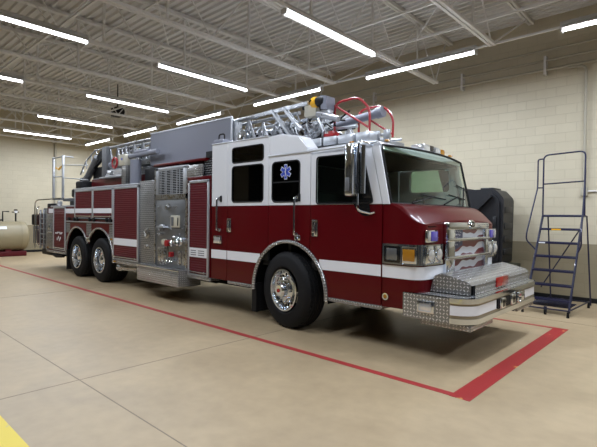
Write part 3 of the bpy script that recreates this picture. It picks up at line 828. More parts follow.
# horn, siren and hitch in the middle
b = new('black'); b.box(BX+.0, BX+.036, 5.76, 6.76, .60, .725); b.build('bumper_centre_recess', None, bump)
for y in (5.88, 6.26):
    b = new('chrome'); b.box(BX+.02, BX+.07, y-.08, y+.08, .60, .73, .015); b.m('blackgloss').box(BX+.06, BX+.075, y-.05, y+.05, .62, .71, .01); b.build('siren_speaker', None, bump)
b = new('reflective'); b.box(BX+.028, BX+.034, 6.00, 6.13, .615, .715); b.build('reflective_patch', None, bump)
b = new('chrome'); b.lathe([(.07, 0), (.075, .04), (.06, .05), (.05, .02), (0, .01)], (BX+.03, 6.46, .665), 'x', 20); b.build('siren_grille', None, bump)
b = new('chrome'); b.box(BX+.02, BX+.06, 6.58, 6.74, .60, .73, .012); b.build('tow_plate', None, bump)
# under-trays
b = new('tread')
for (ya, yb) in ((NY+.06, 5.72), (6.66, FY-.06)): b.box(-2.62, BX-.01, ya, yb, .43, .505, .01)
b.build('bumper_under_tray', None, bump)
# raised hose tray cover
b = new('tread_big'); b.prism([(-2.08, .80), (-2.08, .925), (-2.13, .965), (-2.25, .995), (-2.46, 1.04), (-2.55, 1.0), (-2.60, .80)], 'y', 5.24, FY-.05)
cv = b.build('hose_tray_cover', None, bump)
b = new('darkblack'); b.box(-2.085, -2.06, 5.236, 5.30, .80, .925); b.box(-2.62, -2.06, 5.23, FY-.04, .798, .806); b.build('cover_gap', None, cv)
b = new('tread'); b.prism([(-2.10, .81), (-2.10, .92), (-2.13, .96), (-2.25, .99), (-2.46, 1.033), (-2.545, .995), (-2.59, .81)], 'y', 5.228, 5.24); b.build('cover_end_plate', None, cv)
b = new('redlens'); b.box(-2.08, -2.065, 6.03, 6.46, .80+.03, .955, .004); b.build('red_square', None, cv)
b = new('chrome'); b.box(-2.08, -2.03, NY+.25, FY-.1, .797, .815); b.build('cover_edge', None, cv)

# ---- wheels
def wheel(x, y, sg, r, w_, front):
    t = bpy.data.objects.new('wheel', None); C.objects.link(t); t.parent = T; t.location = Vector((x, y, r)) - world_of(T)
    prof = [(r*.56, .03), (r*.62, .0), (r*.86, .0), (r*.95, .025), (r, .07)]
    n = 5
    for i in range(n):
        a = .07+(w_-.14)*(i+.35)/n; b_ = .07+(w_-.14)*(i+.65)/n
        prof += [(r, a), (r-.014, a+.004), (r-.014, b_-.004), (r, b_)]
    prof += [(r, w_-.07), (r*.95, w_-.025), (r*.86, w_), (r*.56, w_)]
    b = new('tyre'); b.lathe(prof, (x, y, r), 'y', 48, -sg)
    for k in range(48):   # shoulder lugs
        a = 2*PI*k/48; c_, s_ = math.cos(a), math.sin(a)
        b.bar((x+c_*(r-.002), y-sg*.055, r+s_*(r-.002)), (x+c_*(r-.004), y-sg*.10, r+s_*(r-.004)), .03, .012, (c_, 0, s_))
    b.build('tyre', None, t)
    rr = r*.535 if front else r*.56
    M_ = 'chrome'
    b = new(M_)
    if front: prof = [(rr, .0), (rr+.01, -.004), (rr-.015, -.008), (rr-.03, .03), (rr-.05, .08), (rr-.09, .085), (rr*.62, .03), (rr*.50, .01), (rr*.36, .0), (rr*.34, -.06), (rr*.26, -.09), (0, -.095)]
    else: prof = [(rr, .0), (rr+.01, -.004), (rr-.015, -.008), (rr-.03, .05), (rr-.04, .14), (rr-.07, .165), (rr*.62, .165), (rr*.45, .15), (rr*.40, .10), (rr*.36, .05), (rr*.26, .03), (0, .025)]
    b.lathe(prof, (x, y+sg*.0, r), 'y', 40, -sg)
    rim = b.build('rim', None, t)
    d0 = prof[5][1] if front else .165
    b = new('darkblack')
    for k in range(10):
        a = 2*PI*(k+.5)/10; rad = rr-.075 if front else rr-.085
        dd = (d0-.012) if front else d0-.006
        b.lathe([(0, 0), (.024, 0)], (x+math.cos(a)*rad, y-sg*(dd-.012), r+math.sin(a)*rad), 'y', 12, -sg)
    b.build('hand_holes', None, rim)
    b = new('chrome')
    for k in range(10):
        a = 2*PI*k/10; rad = rr*.55
        off = .015 if front else .155
        b.cyl((x+math.cos(a)*rad, y-sg*(off+.01), r+math.sin(a)*rad), (x+math.cos(a)*rad, y-sg*(off-.045), r+math.sin(a)*rad), .016, 6, .011)
    b.build('wheel_nuts', None, rim)
    b = new('redlens' if front else 'chrome'); b.cyl((x, y-sg*(-.095 if front else .03), r), (x, y-sg*(-.105 if front else .015), r), .03, 14); b.build('hub_cap', None, rim)
    return t
for t_ in (wheel(-4.86, NY-.045, -1, .585, .40, True), wheel(-4.80, FY-.05, 1, .585, .40, True)): t_.rotation_euler = (0, 0, R(-8))   # steered
for x in (-11.46, -12.89):
    wheel(x, NY+.0, -1, .56, .58, False); wheel(x, FY-.03, 1, .56, .58, False)

# ================================================================== truck body behind the cab
def shutter(b, x0, x1, z0, z1, y, pitch=.045):
    """roll-up door made of curved horizontal slats; outward is -y for the near side"""
    n = max(3, int((z1-z0)/pitch)); sg = -1 if y < CY else 1; rows = []
    p = (z1-z0)/n
    for i in range(n):
        z = z0+i*p
        for t, d in ((.0, 0), (.12, .006), (.5, .009), (.88, .006)): rows.append([(x0, y+sg*d, z+t*p), (x1, y+sg*d, z+t*p)])
    rows.append([(x0, y, z1), (x1, y, z1)])
    b.grid(rows)
def roll_compartment(name, x0, x1, z0, z1, y, rear=None):
    sg = -1 if y < CY else 1
    b = new('alu'); w_ = .045
    b.m('lightalu')
    b.box(x0, x0+w_, y+sg*.025, y-sg*.02, z0, z1, .006); b.box(x1-w_, x1, y+sg*.025, y-sg*.02, z0, z1, .006)
    b.box(x0, x1, y+sg*.025, y-sg*.02, z1-.05, z1, .006); b.box(x0, x1, y+sg*.02, y-sg*.02, z0, z0+.03, .004)
    fr_ = b.build('door_frame', None, T)
    b = new('red_dark'); shutter(b, x0+w_, x1-w_, z0+.03, z1-.05, y); b.build(name, None, fr_)
    b = new('chrome'); b.tube([(x0+.06, y+sg*.03, z0+.07), (x1-.06, y+sg*.03, z0+.07)], .014, 8); b.box(x0+.1, x0+.13, y+sg*.035, y, z0+.05, z0+.09); b.box(x1-.13, x1-.1, y+sg*.035, y, z0+.05, z0+.09)
    b.build('pull_bar', None, fr_)
    return fr_
# main red bodywork (hollow inside the wheel arches)
RC1, RC2, RR = -11.42, -12.81, .785
b = new('red')
for y in (NY, FY):
    b.box(-7.50, -6.78, y-.02, y+.02, .56, 2.44)                      # behind the cab
    b.box(-10.69, -10.64, y-.015, y+.015, .56, 2.38)
    # panel above the rear wheels with two arches
    zz = lambda c, a: (c+RR*math.cos(R(a)), AZ+.02+RR*math.sin(R(a)))
    poly = [(-13.62, .62)] + []
    lim = math.degrees(math.acos((RC1-RC2)/2/RR))
    poly = [(-13.62, .62)] + [zz(RC2, 176-(176-lim)*i/16) for i in range(17)] + [zz(RC1, (180-lim)-(180-lim-4)*i/16) for i in range(17)] + [(-10.56, .62), (-10.56, 1.56), (-13.62, 1.56)]
    b.plate(poly, [], 'y', y, .04)
    b.box(-13.60, -10.66, y-.015, y+.015, 1.52, 1.62)
    b.box(-15.1, -13.6, y-.02, y+.02, .62, 1.92); b.box(-13.62, -12.97, y-.02, y+.02, 1.54, 1.92)
b.box(-15.1, -15.06, NY, FY, .6, 1.92)
b.box(-15.1, -13.0, NY+.02, FY-.02, 1.86, 1.91); b.box(-13.02, -12.98, NY, FY, 1.9, 2.42); b.box(-9.42, -9.38, NY+.03, FY-.03, .9, 2.42)
b.build('body_panel', None, T)
# tread plate tops of the side compartments and the hose bed sides above them
b = new('tread_dull')
b.box(-13.0, -9.38, NY+.0, NY+.62, 2.37, 2.41, .006); b.box(-13.0, -9.38, FY-.62, FY, 2.37, 2.41, .006)
b.build('compartment_top', None, T)
b = new('red')
for y in (NY+.50, FY-.50): b.box(-13.1, -8.7, y-.02, y+.02, 2.40, 2.70, .005)
b.build('hose_bed_side', None, T)
b = new('lightalu'); b.box(-13.02, -9.38, NY-.025, NY+.03, 2.375, 2.425, .008); b.box(-13.0, -9.38, NY+.47, NY+.53, 2.70, 2.72); b.build('top_rail', None, T)
b = new('under'); b.box(-13.0, -9.4, NY+.65, FY-.65, 1.0, 2.35); b.box(-8.6, -6.8, NY+.45, FY-.45, .9, 2.5); b.build('body_core', None, T)

# compartment doors along the near side, and plain ones along the far side
for y in (NY-.02, FY+.02):
    roll_compartment('roll_up_door', -10.64, -9.41, .655, 2.37, y)
    roll_compartment('roll_up_door', -12.97, -11.80, 1.60, 2.37, y)
    roll_compartment('roll_up_door', -11.80, -10.66, 1.60, 2.37, y)
    roll_compartment('roll_up_door', -7.46, -6.80, .58, 2.38, y)
b = new('red')
b.box(-7.50, -6.77, NY-.03, NY+.4, 2.38, 2.45, .01); b.build('compartment_header', None, T)
# white reflective band pieces along the body (with angled ribs over the shutters)
b = new('reflective')
b.box(-10.59, -9.46, NY-.038, NY-.034, 1.0, 1.16); b.box(-7.41, -6.85, NY-.036, NY-.032, .93, 1.105); b.box(-14.98, -13.60, NY-.027, NY-.022, 1.74, 1.875); b.box(-13.59, -13.0, NY-.027, NY-.022, 1.74, 1.87); b.box(-12.92, -11.83, NY-.038, NY-.034, 1.75, 1.87); b.box(-11.77, -10.72, NY-.038, NY-.034, 1.75, 1.87)
b.build('reflective_stripe', None, T)
b = new('midgrey')
for k in range(3):
    z = .965+.04*k; b.box(-7.36, -7.19, NY-.040, NY-.036, z, z+.014); b.box(-7.12, -6.93, NY-.040, NY-.036, z, z+.014)
b.build('stripe_vent_marks', None, T)
# lower rails and black catches under the high compartments
b = new('lightalu'); b.box(-13.62, -10.60, NY-.05, NY+.0, 1.50, 1.53, .006); b.build('drip_rail', None, T)
b = new('black')
for x in (-13.35, -12.95, -12.75, -11.95, -11.7, -10.95, -10.75): b.box(x-.05, x+.05, NY-.07, NY-.02, 1.53, 1.63, .015)
b.tube([(-13.4, NY-.045, 1.60), (-10.7, NY-.045, 1.60)], .012, 6); b.build('compartment_catch', None, T)
# rear fenders
b = new('tread')
for c in (RC1, RC2):
    pts = [(c+(RR)*math.cos(R(a)), NY-.025, AZ+.02+(RR)*math.sin(R(a))) for a in range(-2, 183, 6)]
    if c == RC2: pts = [p for p in pts if p[0] < (RC1+RC2)/2+.01]
    else: pts = [p for p in pts if p[0] > (RC1+RC2)/2-.01]
    b.tube(pts, .028, 8)
b.build('fender_trim', None, T)
b = new('darkblack')
for c in (RC1, RC2):
    for y, sg in ((NY, 1), (FY, -1)):
        b.grid([[(c+(RR+.01)*math.cos(R(a)), yy, AZ+.02+(RR+.01)*math.sin(R(a))) for a in range(30 if c == RC2 else 0, 181 if c == RC2 else 151, 10)] for yy in (y, y+sg*.75)])
        b.box(c-RR, c+RR, y+sg*.72, y+sg*.73, .75, 1.3)
b.build('wheel_well', None, T)
b = new('tread_dull')
b.box(-13.58, -13.30, NY-.025, NY-.018, 1.20, 1.47); b.box(-12.20, -11.90, NY-.025, NY-.018, 1.16, 1.49); b.box(-10.86, -10.66, NY-.025, NY-.018, 1.05, 1.47); b.build('gravel_guard', None, T)
b = new('amber')
for x, z in ((-10.72, 1.12), (-10.55, .60), (-15.0, .70)): b.box(x-.05, x+.05, NY-.05, NY-.02, z-.02, z+.02, .006)
b.build('marker_lamp', None, T)
b = new('chrome')
b.box(-12.15, -11.95, NY-.05, NY-.02, 1.0, 1.12, .01); b.build('fuel_cap', None, T)
b = new('black'); b.box(-13.62, -13.56, NY, NY+.55, .14, .72); b.build('mud_flap', None, T)
# step edges under the body, exhaust
b = new('tread'); b.box(-10.64, -9.38, NY-.03, NY+.35, .56, .65, .01); b.box(-15.1, -13.62, NY-.04, NY+.3, .56, .63, .01); b.box(-7.50, -6.76, NY-.03, NY+.35, .515, .58, .01); b.build('step_strip', None, T)
b = new('steel'); b.tube([(-10.45, NY+.06, .47), (-10.3, NY+.10, .47), (-9.5, NY+.25, .47)], .085, 16); b.m('darkblack').lathe([(0, 0), (.07, 0)], (-10.46, NY+.06, .47), 'x', 16)
b.m('chrome').tube([(-10.47, NY+.055, .47), (-10.43, NY+.065, .47)], .10, 16); b.build('exhaust_pipe', None, T)

# rear locker with framed door, white scribbled badge
fr_ = roll_compartment('locker_door', -14.55, -13.62, .66, 1.93, NY-.025)
b = new('reflective')
for k, (x, z, l, h) in enumerate(((-14.36, 1.14, .20, .035), (-14.20, 1.17, .24, .025), (-14.02, 1.13, .16, .03), (-13.92, 1.16, .12, .03))): b.box(x, x+l, NY-.052, NY-.048, z, z+h)
for k, (x, z) in enumerate(((-14.22, .95), (-14.12, 1.0), (-14.05, .93), (-13.98, .98))): b.box(x, x+.05, NY-.052, NY-.048, z, z+.075)
b.build('door_lettering', None, fr_)
b = new('tread_dull'); b.box(-15.08, -14.58, NY-.035, NY-.015, .66, 1.72, .005); rp = b.build('rear_corner_plate', None, T)
b = new('chrome'); b.box(-14.86, -14.74, NY-.06, NY-.03, 1.22, 1.42, .01); b.tube([(-14.8, NY-.06, 1.38), (-14.8, NY-.085, 1.3), (-14.8, NY-.06, 1.24)], .014, 8); b.box(-14.98, -14.62, NY-.055, NY-.03, 1.14, 1.18, .008); b.build('latch', None, rp)
# rear end: ladder tunnel, grab rails, folded steps, boxes
b = new('panelsteel'); b.box(-15.9, -15.1, NY+.12, FY-.12, .62, 1.9, .02); b.build('rear_bulkhead', None, T)
b = new('red'); b.box(-16.0, -15.9, NY+.02, NY+.35, .7, 1.75, .01); b.build('rear_door', None, T)
b = new('alu')
for x in (-15.25, -15.55, -15.85): b.box(x-.03, x+.03, NY+.0, NY+.05, .62, 1.85, .008)
for k in range(7): b.box(-15.85, -15.25, NY+.01, NY+.04, .75+.16*k, .78+.16*k)
b.build('folded_rear_ladder', None, T)
b = new('chrome')
b.tube(path_round([(-16.3, NY+.0, .6), (-16.3, NY, 2.16), (-15.0, NY+.25, 2.2), (-14.7, NY+.3, 2.2)], .2), .02, 8); b.tube([(-16.3, NY+.0, 1.2), (-15.9, NY+.1, 1.2)], .015, 6)
b.tube(path_round([(-16.05, NY+.05, .7), (-16.05, NY-.02, .75), (-16.05, NY-.02, 1.9), (-16.05, NY+.05, 1.95)], .05), .018, 8); b.build('grab_rail', None, T)
b = new('black'); b.box(-16.65, -16.40, NY+.0, NY+.3, 1.35, 1.70, .03); b.tube([(-16.5, NY+.1, 1.5), (-16.3, NY+.02, 1.5)], .02, 6); b.m('midgrey').box(-16.55, -16.35, NY+.02, NY+.2, .75, 1.32, .02); b.build('rear_work_lamp', None, T)
b = new('black'); b.box(-16.1, -14.6, NY+.15, FY-.15, .42, .60, .02); b.tube([(-14.75, NY+.05, .50), (-14.4, NY+.0, .47), (-13.9, NY+.02, .50)], .05, 10); b.build('rear_step', None, T)
b = new('black'); b.box(-15.8, -15.2, NY+.20, NY+.45, 1.92, 2.05, .03); dp = b.build('rear_equipment_box', None, T)
b = new('clearlens'); b.lathe([(0, .05), (.07, .04), (.09, 0), (.06, -.08), (0, -.1)], (-14.92, NY+.25, 2.06), 'y', 14, -1); b.m('chrome').tube([(-14.92, NY+.28, 2.0), (-14.92, NY+.28, 1.9)], .02, 8); b.build('work_light', None, T)
# white walk-on top and rear platform with hand rails
b = new('lightalu'); b.box(-15.05, -13.0, NY+.05, FY-.05, 1.91, 1.97, .01); b.build('rear_deck', None, T)
b = new('midgrey'); b.box(-15.1, -13.0, NY+.42, FY-.45, 2.12, 2.21, .015); b.box(-15.0, -13.1, NY+.6, FY-.6, 1.97, 2.12); b.build('rear_platform', None, T)
PY = 5.3
hr = bpy.data.objects.new('rear_hand_rail', None); C.objects.link(hr); hr.parent = T; hr.location = Vector((-15.2, PY, 2.2))-world_of(T)
b = new('lightalu'); b.box(-15.66, -15.58, PY-.03, PY+.03, 2.21, 3.53, .012); b.build('rail_post', None, hr)
b = new('lightalu'); b.box(-14.86, -14.78, PY-.03, PY+.03, 2.21, 3.53, .012); b.build('rail_post', None, hr)
b = new('lightalu'); b.tube([(-15.62, PY, 3.49), (-14.82, PY, 3.5), (-14.8, PY+.3, 3.5)], .02, 8); b.tube([(-15.62, PY, 2.90), (-14.82, PY, 2.88)], .018, 8)
b.tube([(-14.82, PY, 3.23), (-13.2, PY+.1, 3.12)], .014, 8); b.tube([(-14.82, PY, 2.84), (-13.2, PY+.1, 2.70)], .014, 8)
b.build('cross_rail', None, hr)
b = new('midgrey'); b.box(-15.7, -15.55, PY-.02, PY+.5, 2.17, 2.22); b.build('rail_foot', None, hr)
b = new('yellow'); b.tube([(-15.4, PY, 3.18), (-15.15, PY, 3.12), (-15.0, PY, 3.18), (-14.85, PY, 3.2)], [.02, .035, .03, .03], 8); b.build('yellow_nozzle', None, hr)
b = new('black'); b.box(-14.05, -13.65, PY-.05, PY+.3, 2.21, 2.46, .05); b.box(-13.75, -13.3, PY-.05, PY+.3, 2.35, 2.68, .06); b.build('control_pedestal', None, T)

# ---- diamond column, pump panel, grille and running-board box
b = new('tread_dull'); b.box(-9.40, -8.73, NY-.012, NY+.5, .62, 2.46, .006); dc = b.build('tread_column', None, T)
b = new('steel'); b.lathe([(.10, 0), (.11, .02), (.08, .03), (.07, .01), (0, .01)], (-9.05, NY-.012, 1.32), 'y', 20, -1); b.tube([(-9.13, NY-.05, 1.36), (-9.0, NY-.06, 1.28)], .012, 6)
b.lathe([(.0, .03), (.04, .03), (.05, 0)], (-9.05, NY-.012, 1.03), 'y', 14, -1); b.box(-9.16, -8.94, NY-.03, NY-.01, .99, 1.06, .005); b.build('panel_fitting', None, dc)
b = new('panelsteel'); b.box(-8.71, -7.53, NY-.02, NY+.4, .66, 2.06, .008); b.m('steel').box(-8.72, -8.68, NY-.035, NY, .66, 2.66); b.box(-7.56, -7.50, NY-.035, NY+.1, .66, 2.40); b.box(-8.72, -7.50, NY-.035, NY, 2.04, 2.14)
pp = b.build('pump_panel', None, T)
b = new('beige'); b.box(-8.24, -7.92, NY-.05, NY-.018, 1.66, 1.90, .015); b.m('midgrey').box(-8.20, -8.12, NY-.056, NY-.048, 1.69, 1.87, .01); b.m('black').box(-7.98, -7.95, NY-.055, NY-.048, 1.70, 1.86); b.build('gauge_cluster', None, pp)
b = new('steel'); b.box(-8.34, -8.24, NY-.06, NY-.02, 1.94, 2.02, .01); b.cyl((-8.29, NY-.09, 1.96), (-8.29, NY-.05, 1.96), .04, 14); b.build('gauge', None, pp)
b = new('lightalu'); b.prism([(-8.58, 1.60), (-8.28, 1.60), (-8.32, 1.635), (-8.54, 1.635)], 'y', NY-.14, NY-.02); b.lathe([(.06, 0), (.05, .03), (0, .035)], (-8.42, NY-.08, 1.63), 'z', 16); b.build('shelf_fitting', None, pp)
random.seed(3)
b = new('chrome')
for k, (x, z, r_) in enumerate(((-8.05, 1.36, .075), (-7.93, 1.30, .06), (-8.14, 1.29, .055), (-7.80, 1.36, .05), (-8.58, 1.55, .03), (-8.60, 1.45, .03))):
    b.lathe([(r_, 0), (r_*1.15, .03), (r_*.95, .06), (r_*1.05, .09), (r_*.5, .12), (0, .12)], (x, NY-.02, z), 'y', 18, -1)
    b.tube([(x-r_, NY-.12, z+.02), (x+r_*1.2, NY-.13, z-.02)], .012, 6)
b.build('hose_outlet', None, pp)
b = new('rail_red'); b.cyl((-8.32, NY-.11, 1.28), (-8.32, NY-.02, 1.28), .065, 16); b.m('beige').cyl((-8.47, NY-.09, 1.30), (-8.47, NY-.02, 1.30), .06, 16); b.build('outlet_cap', None, pp)
b = new('steel')
for x in (-8.55, -8.40, -7.80, -7.66): b.box(x-.055, x+.055, NY-.04, NY-.018, .78, 1.06, .015)
b.box(-8.62, -8.30, NY-.03, NY-.018, .74, 1.10, .01); b.build('label_plate', None, pp)
b = new('chrome')
for x in (-8.25, -8.12, -8.0, -7.93): b.tube([(x, NY-.02, .86), (x, NY-.10, .90), (x, NY-.12, .84)], .014, 6); b.lathe([(0, -.025), (.022, 0), (0, .025)], (x, NY-.12, .84), 'z', 10)
b.m('black').tube([(-8.16, NY-.06, .92), (-8.16, NY-.08, 1.16)], .012, 6); b.m('rail_red').box(-8.10, -8.02, NY-.10, NY-.02, .93, 1.03, .01); b.build('valve_lever', None, pp)
b = new('steel')
for k in range(12):
    a = 2*PI*random.random(); x = random.uniform(-8.62, -7.6); z = random.uniform(1.1, 2.0); b.cyl((x, NY-.035, z), (x, NY-.018, z), .014, 8)
b.build('panel_knobs', None, pp)
for ch in pp.children:
    n_ = ch.name.split('.')[0]
    dx, dz = {'gauge_cluster': (.17, -.19), 'shelf_fitting': (.10, -.14), 'hose_outlet': (.20, -.13), 'outlet_cap': (.19, -.13), 'label_plate': (.04, -.05), 'valve_lever': (.05, -.05), 'gauge': (.12, -.09)}.get(n_, (0, 0))
    ch.location.x += dx; ch.location.z += dz
# stainless grille
b = new('darkblack'); b.box(-8.68, -7.60, NY+.04, NY+.06, 2.12, 2.68); b.m('lightalu')
n = 14
for k in range(n+1): z = 2.15+(2.63-2.15)*k/n; b.box(-8.62, -7.66, NY-.01, NY+.0, z-.006, z+.006)
for x in (-8.50, -8.34, -8.29, -8.12, -8.07, -7.90, -7.80): b.box(x-.008, x+.008, NY-.018, NY-.008, 2.13, 2.66)
for x0_, x1_, z0_, z1_ in ((-8.72, -8.60, 2.12, 2.70), (-7.68, -7.56, 2.12, 2.68), (-8.72, -7.5, 2.64, 2.70)): b.box(x0_, x1_, NY-.018, NY+.02, z0_, z1_, .005)
b.build('radiator_grille', None, T)
b = new('tread'); b.box(-7.58, -7.05, NY-.012, NY+.02, 2.44, 2.68, .004); b.build('tread_corner_plate', None, T)
b = new('red'); b.box(-8.80, -6.95, NY-.02, NY+.5, 2.74, 2.79, .01); b.build('top_trim', None, T)
b = new('black'); b.box(-7.08, -6.76, NY+.05, NY+.10, 2.42, 2.76); pf = b.build('perforated_panel', None, T)
b = new('lightalu')
for i in range(7):
    for j in range(7): b.cyl((-7.05+i*.045+(.022 if j % 2 else 0), NY+.045, 2.47+j*.043), (-7.05+i*.045+(.022 if j % 2 else 0), NY+.05, 2.47+j*.043), .010, 6)
b.build('perforation', None, pf)
b = new('tread'); b.box(-9.10, -7.50, NY-.22, NY+.30, .33, .655, .012); sb = b.build('running_board_box', None, T)
b = new('chrome'); b.box(-9.11, -7.49, NY-.235, NY-.19, .63, .668, .008); b.build('running_board_edge', None, sb)
b = new('tread_dull'); b.box(-9.40, -9.08, NY-.05, NY+.30, .40, .66, .01); b.build('running_board_bracket', None, T)
b = new('black'); b.box(-6.98, -6.78, NY+.02, NY+.5, 2.8, 2.9)
b.m('grey').box(-6.80, -6.52, NY+.05, NY+.40, 3.02, 3.10, .02); b.m('black').tube(path_round([(-6.72, NY+.12, 3.10), (-6.72, NY+.12, 3.20), (-6.56, NY+.12, 3.20), (-6.56, NY+.12, 3.10)], .05), .014, 6); b.build('roof_handle_box', None, T)

# ================================================================== aerial ladder
random.seed(11)
AN, AF = 5.64, 6.78
aer = bpy.data.objects.new('aerial_ladder', None); C.objects.link(aer); aer.parent = T; aer.location = Vector((-11.5, CY, 2.7)) - world_of(T)
def truss(name, x0, x1, yn, yf, zb, zt, zb1=None, zt1=None, pit=.46, rt=.038, rw=.018, mt='alu'):
    zb1 = zb if zb1 is None else zb1; zt1 = zt if zt1 is None else zt1
    n = max(2, round((x1-x0)/pit)); b = new(mt)
    zB = lambda x: zb+(zb1-zb)*(x-x0)/(x1-x0); zT = lambda x: zt+(zt1-zt)*(x-x0)/(x1-x0)
    for y in (yn, yf):
        b.bar((x0, y, zb), (x1, y, zb1), .05, .09); b.tube([(x0, y, zt), (x1, y, zt1)], rt, 10)
        for k in range(n):
            xa = x0+(x1-x0)*k/n; xb = x0+(x1-x0)*(k+1)/n; xm = (xa+xb)/2
            b.tube([(xa, y, zB(xa)), (xm, y, zT(xm))], rw, 6); b.tube([(xm, y, zT(xm)), (xb, y, zB(xb))], rw, 6)
            b.tube([(xm, y, zB(xm)), (xm, y, zT(xm))], rw*.7, 6)
            zm = (zB(xa)+zT(xa))/2
            b.tube([(xa, y, zm), (xm, y, zm+.02)], rw*.6, 6)
    nr = max(3, round((x1-x0)/.36))
    for k in range(nr+1):
        x = x0+(x1-x0)*k/nr; b.tube([(x, yn, zB(x)+.02), (x, yf, zB(x)+.02)], .016, 6)
    return b.build(name, None, aer)
truss('base_section', -12.55, -6.3, AN, AF, 3.00, 3.56, 3.05, 3.57)
truss('middle_section', -12.0, -5.3, AN+.09, AF-.09, 3.08, 3.50, 3.00, 3.50, .38, .03, .016)
truss('upper_section', -11.5, -4.75, AN+.17, AF-.17, 3.13, 3.42, 3.00, 3.38, .33, .026, .014, 'lightalu')
truss('fly_section', -11.0, -4.2, AN+.25, AF-.25, 3.10, 3.36, 2.95, 3.16, .30, .024, .014, 'lightalu')
# ladder end plates, rollers and long diagonal braces near the tip
b = new('alu')
for y in (AN-.03, AF+.03):
    for dx in (0, .30): b.bar((-5.86+dx, y, 3.60), (-5.30+dx, y, 3.02), .04, .10, (0, 1, 0))
    b.bar((-6.3, y, 3.57), (-5.0, y, 3.60), .05, .06)
b.build('diagonal_brace', None, aer)
b = new('grey'); b.plate([(-9.97, 2.90), (-6.93, 2.92), (-6.93, 3.62), (-9.97, 3.64)], [], 'y', AN-.09, .03, .006)
sp_ = b.build('side_panel', None, aer)
b = new('lightalu'); 
for z0_, z1_ in ((3.645, 3.675),): b.bar((-9.98, AN-.09, 3.655), (-6.92, AN-.09, 3.635), .045, .025)
b.bar((-6.92, AN-.09, 2.93), (-6.92, AN-.09, 3.63), .03, .04); b.build('panel_trim', None, sp_)
# cable reels, rollers and pipework showing through the lattice
b = new('chrome')
for k in range(22):
    x = random.uniform(-6.85, -4.7); z = random.uniform(3.03, 3.36+.12*(x < -5.4)); y = AN+random.uniform(-.02, .3)
    d = Vector((random.uniform(-.16, .16), random.uniform(-.05, .05), random.uniform(-.1, .1)))
    b.tube([Vector((x, y, z))-d, Vector((x, y, z))+d], random.uniform(.012, .024), 6)
b.build('hydraulic_line', None, aer)
b = new('black'); b.box(-11.9, -5.35, AN+.36, AN+.60, 3.04, 3.34, .01); b.box(-5.35, -4.7, AN+.36, AN+.60, 2.98, 3.14, .01); b.build('cable_tray', None, aer)
b = new('alu')
for k in range(60):
    x = random.uniform(-6.85, -4.75); z = random.uniform(3.02, 3.40); y = AN+random.uniform(.0, .34)
    d = Vector((random.uniform(-.13, .13), random.uniform(-.03, .03), random.uniform(-.14, .14)))
    b.tube([Vector((x, y, z))-d, Vector((x, y, z))+d], random.uniform(.010, .02), 5)
    if k % 6 == 0: b.box(x-.06, x+.06, y, y+.05, z-.04, z+.04, .006)
b.build('ladder_linkage', None, aer)
b = new('black')
for k in range(34):
    x = random.uniform(-6.85, -4.5); z = random.uniform(3.0, 3.36); y = AN+random.uniform(0, .3); d = Vector((random.uniform(-.2, .2), 0, random.uniform(-.12, .12)))
    b.tube([Vector((x, y, z))-d, Vector((x, y, z)), Vector((x, y, z))+Vector((d.x, 0, -d.z))], .016, 6)
for k in range(16):
    x = random.uniform(-12.2, -10.1); z = random.uniform(3.1, 3.5); d = Vector((random.uniform(-.3, .3), 0, random.uniform(-.08, .08))); b.tube([Vector((x, AN+.2, z))-d, Vector((x, AN+.2, z))+d], .02, 6)
b.build('cable_hose', None, aer)
b = new('chrome')
b.lathe([(.02, -.03), (.13, -.03), (.13, .03), (.02, .03)], (-6.62, AN-.06, 3.22), 'y', 18); b.lathe([(0, -.05), (.06, -.04), (.06, .04), (0, .05)], (-6.62, AN-.06, 3.22), 'y', 14)
for x in (-5.95, -5.1): b.lathe([(0, -.03), (.07, -.03), (.07, .03), (0, .03)], (x, AN-.05, 3.10), 'y', 14)
b.build('pulley', None, aer)
b = new('alu'); b.plate([(-6.9, 3.0), (-6.72, 3.0), (-6.66, 3.5), (-6.9, 3.56)], [], 'y', AN-.05, .02); b.build('end_gusset', None, aer)
# stowed boxes along the bottom edge near the tip
b = new('lightalu')
for x0_, w_ in ((-5.0, .28), (-4.68, .26), (-4.38, .30), (-4.04, .26)):
    b.box(x0_, x0_+w_, AN-.02, AN+.25, 2.86, 3.00, .015); b.box(x0_+.02, x0_+w_-.02, AN-.03, AN-.02, 2.89, 2.97, .004)
b.build('egress_step', None, aer)
b = new('black'); b.bar((-5.15, AN, 2.83), (-3.95, AN+.05, 2.79), .10, .05); b.box(-5.1, -3.7, AN+.25, AF-.2, 2.80, 2.84); b.build('tip_underside', None, aer)
b = new('lightalu'); b.m('alu').box(-4.5, -3.75, AN+.2, AF-.2, 2.84, 2.93, .01)
for k in range(5): b.box(-4.40+.18*k, -4.30+.18*k, AN+.18, AN+.24, 2.86, 3.03, .01)
b.tube([(-4.4, AN+.3, 3.02), (-3.75, AN+.3, 2.98)], .022, 8); b.tube([(-4.4, AF-.3, 3.02), (-3.75, AF-.3, 2.98)], .022, 8)
b.build('tip_platform', None, aer)
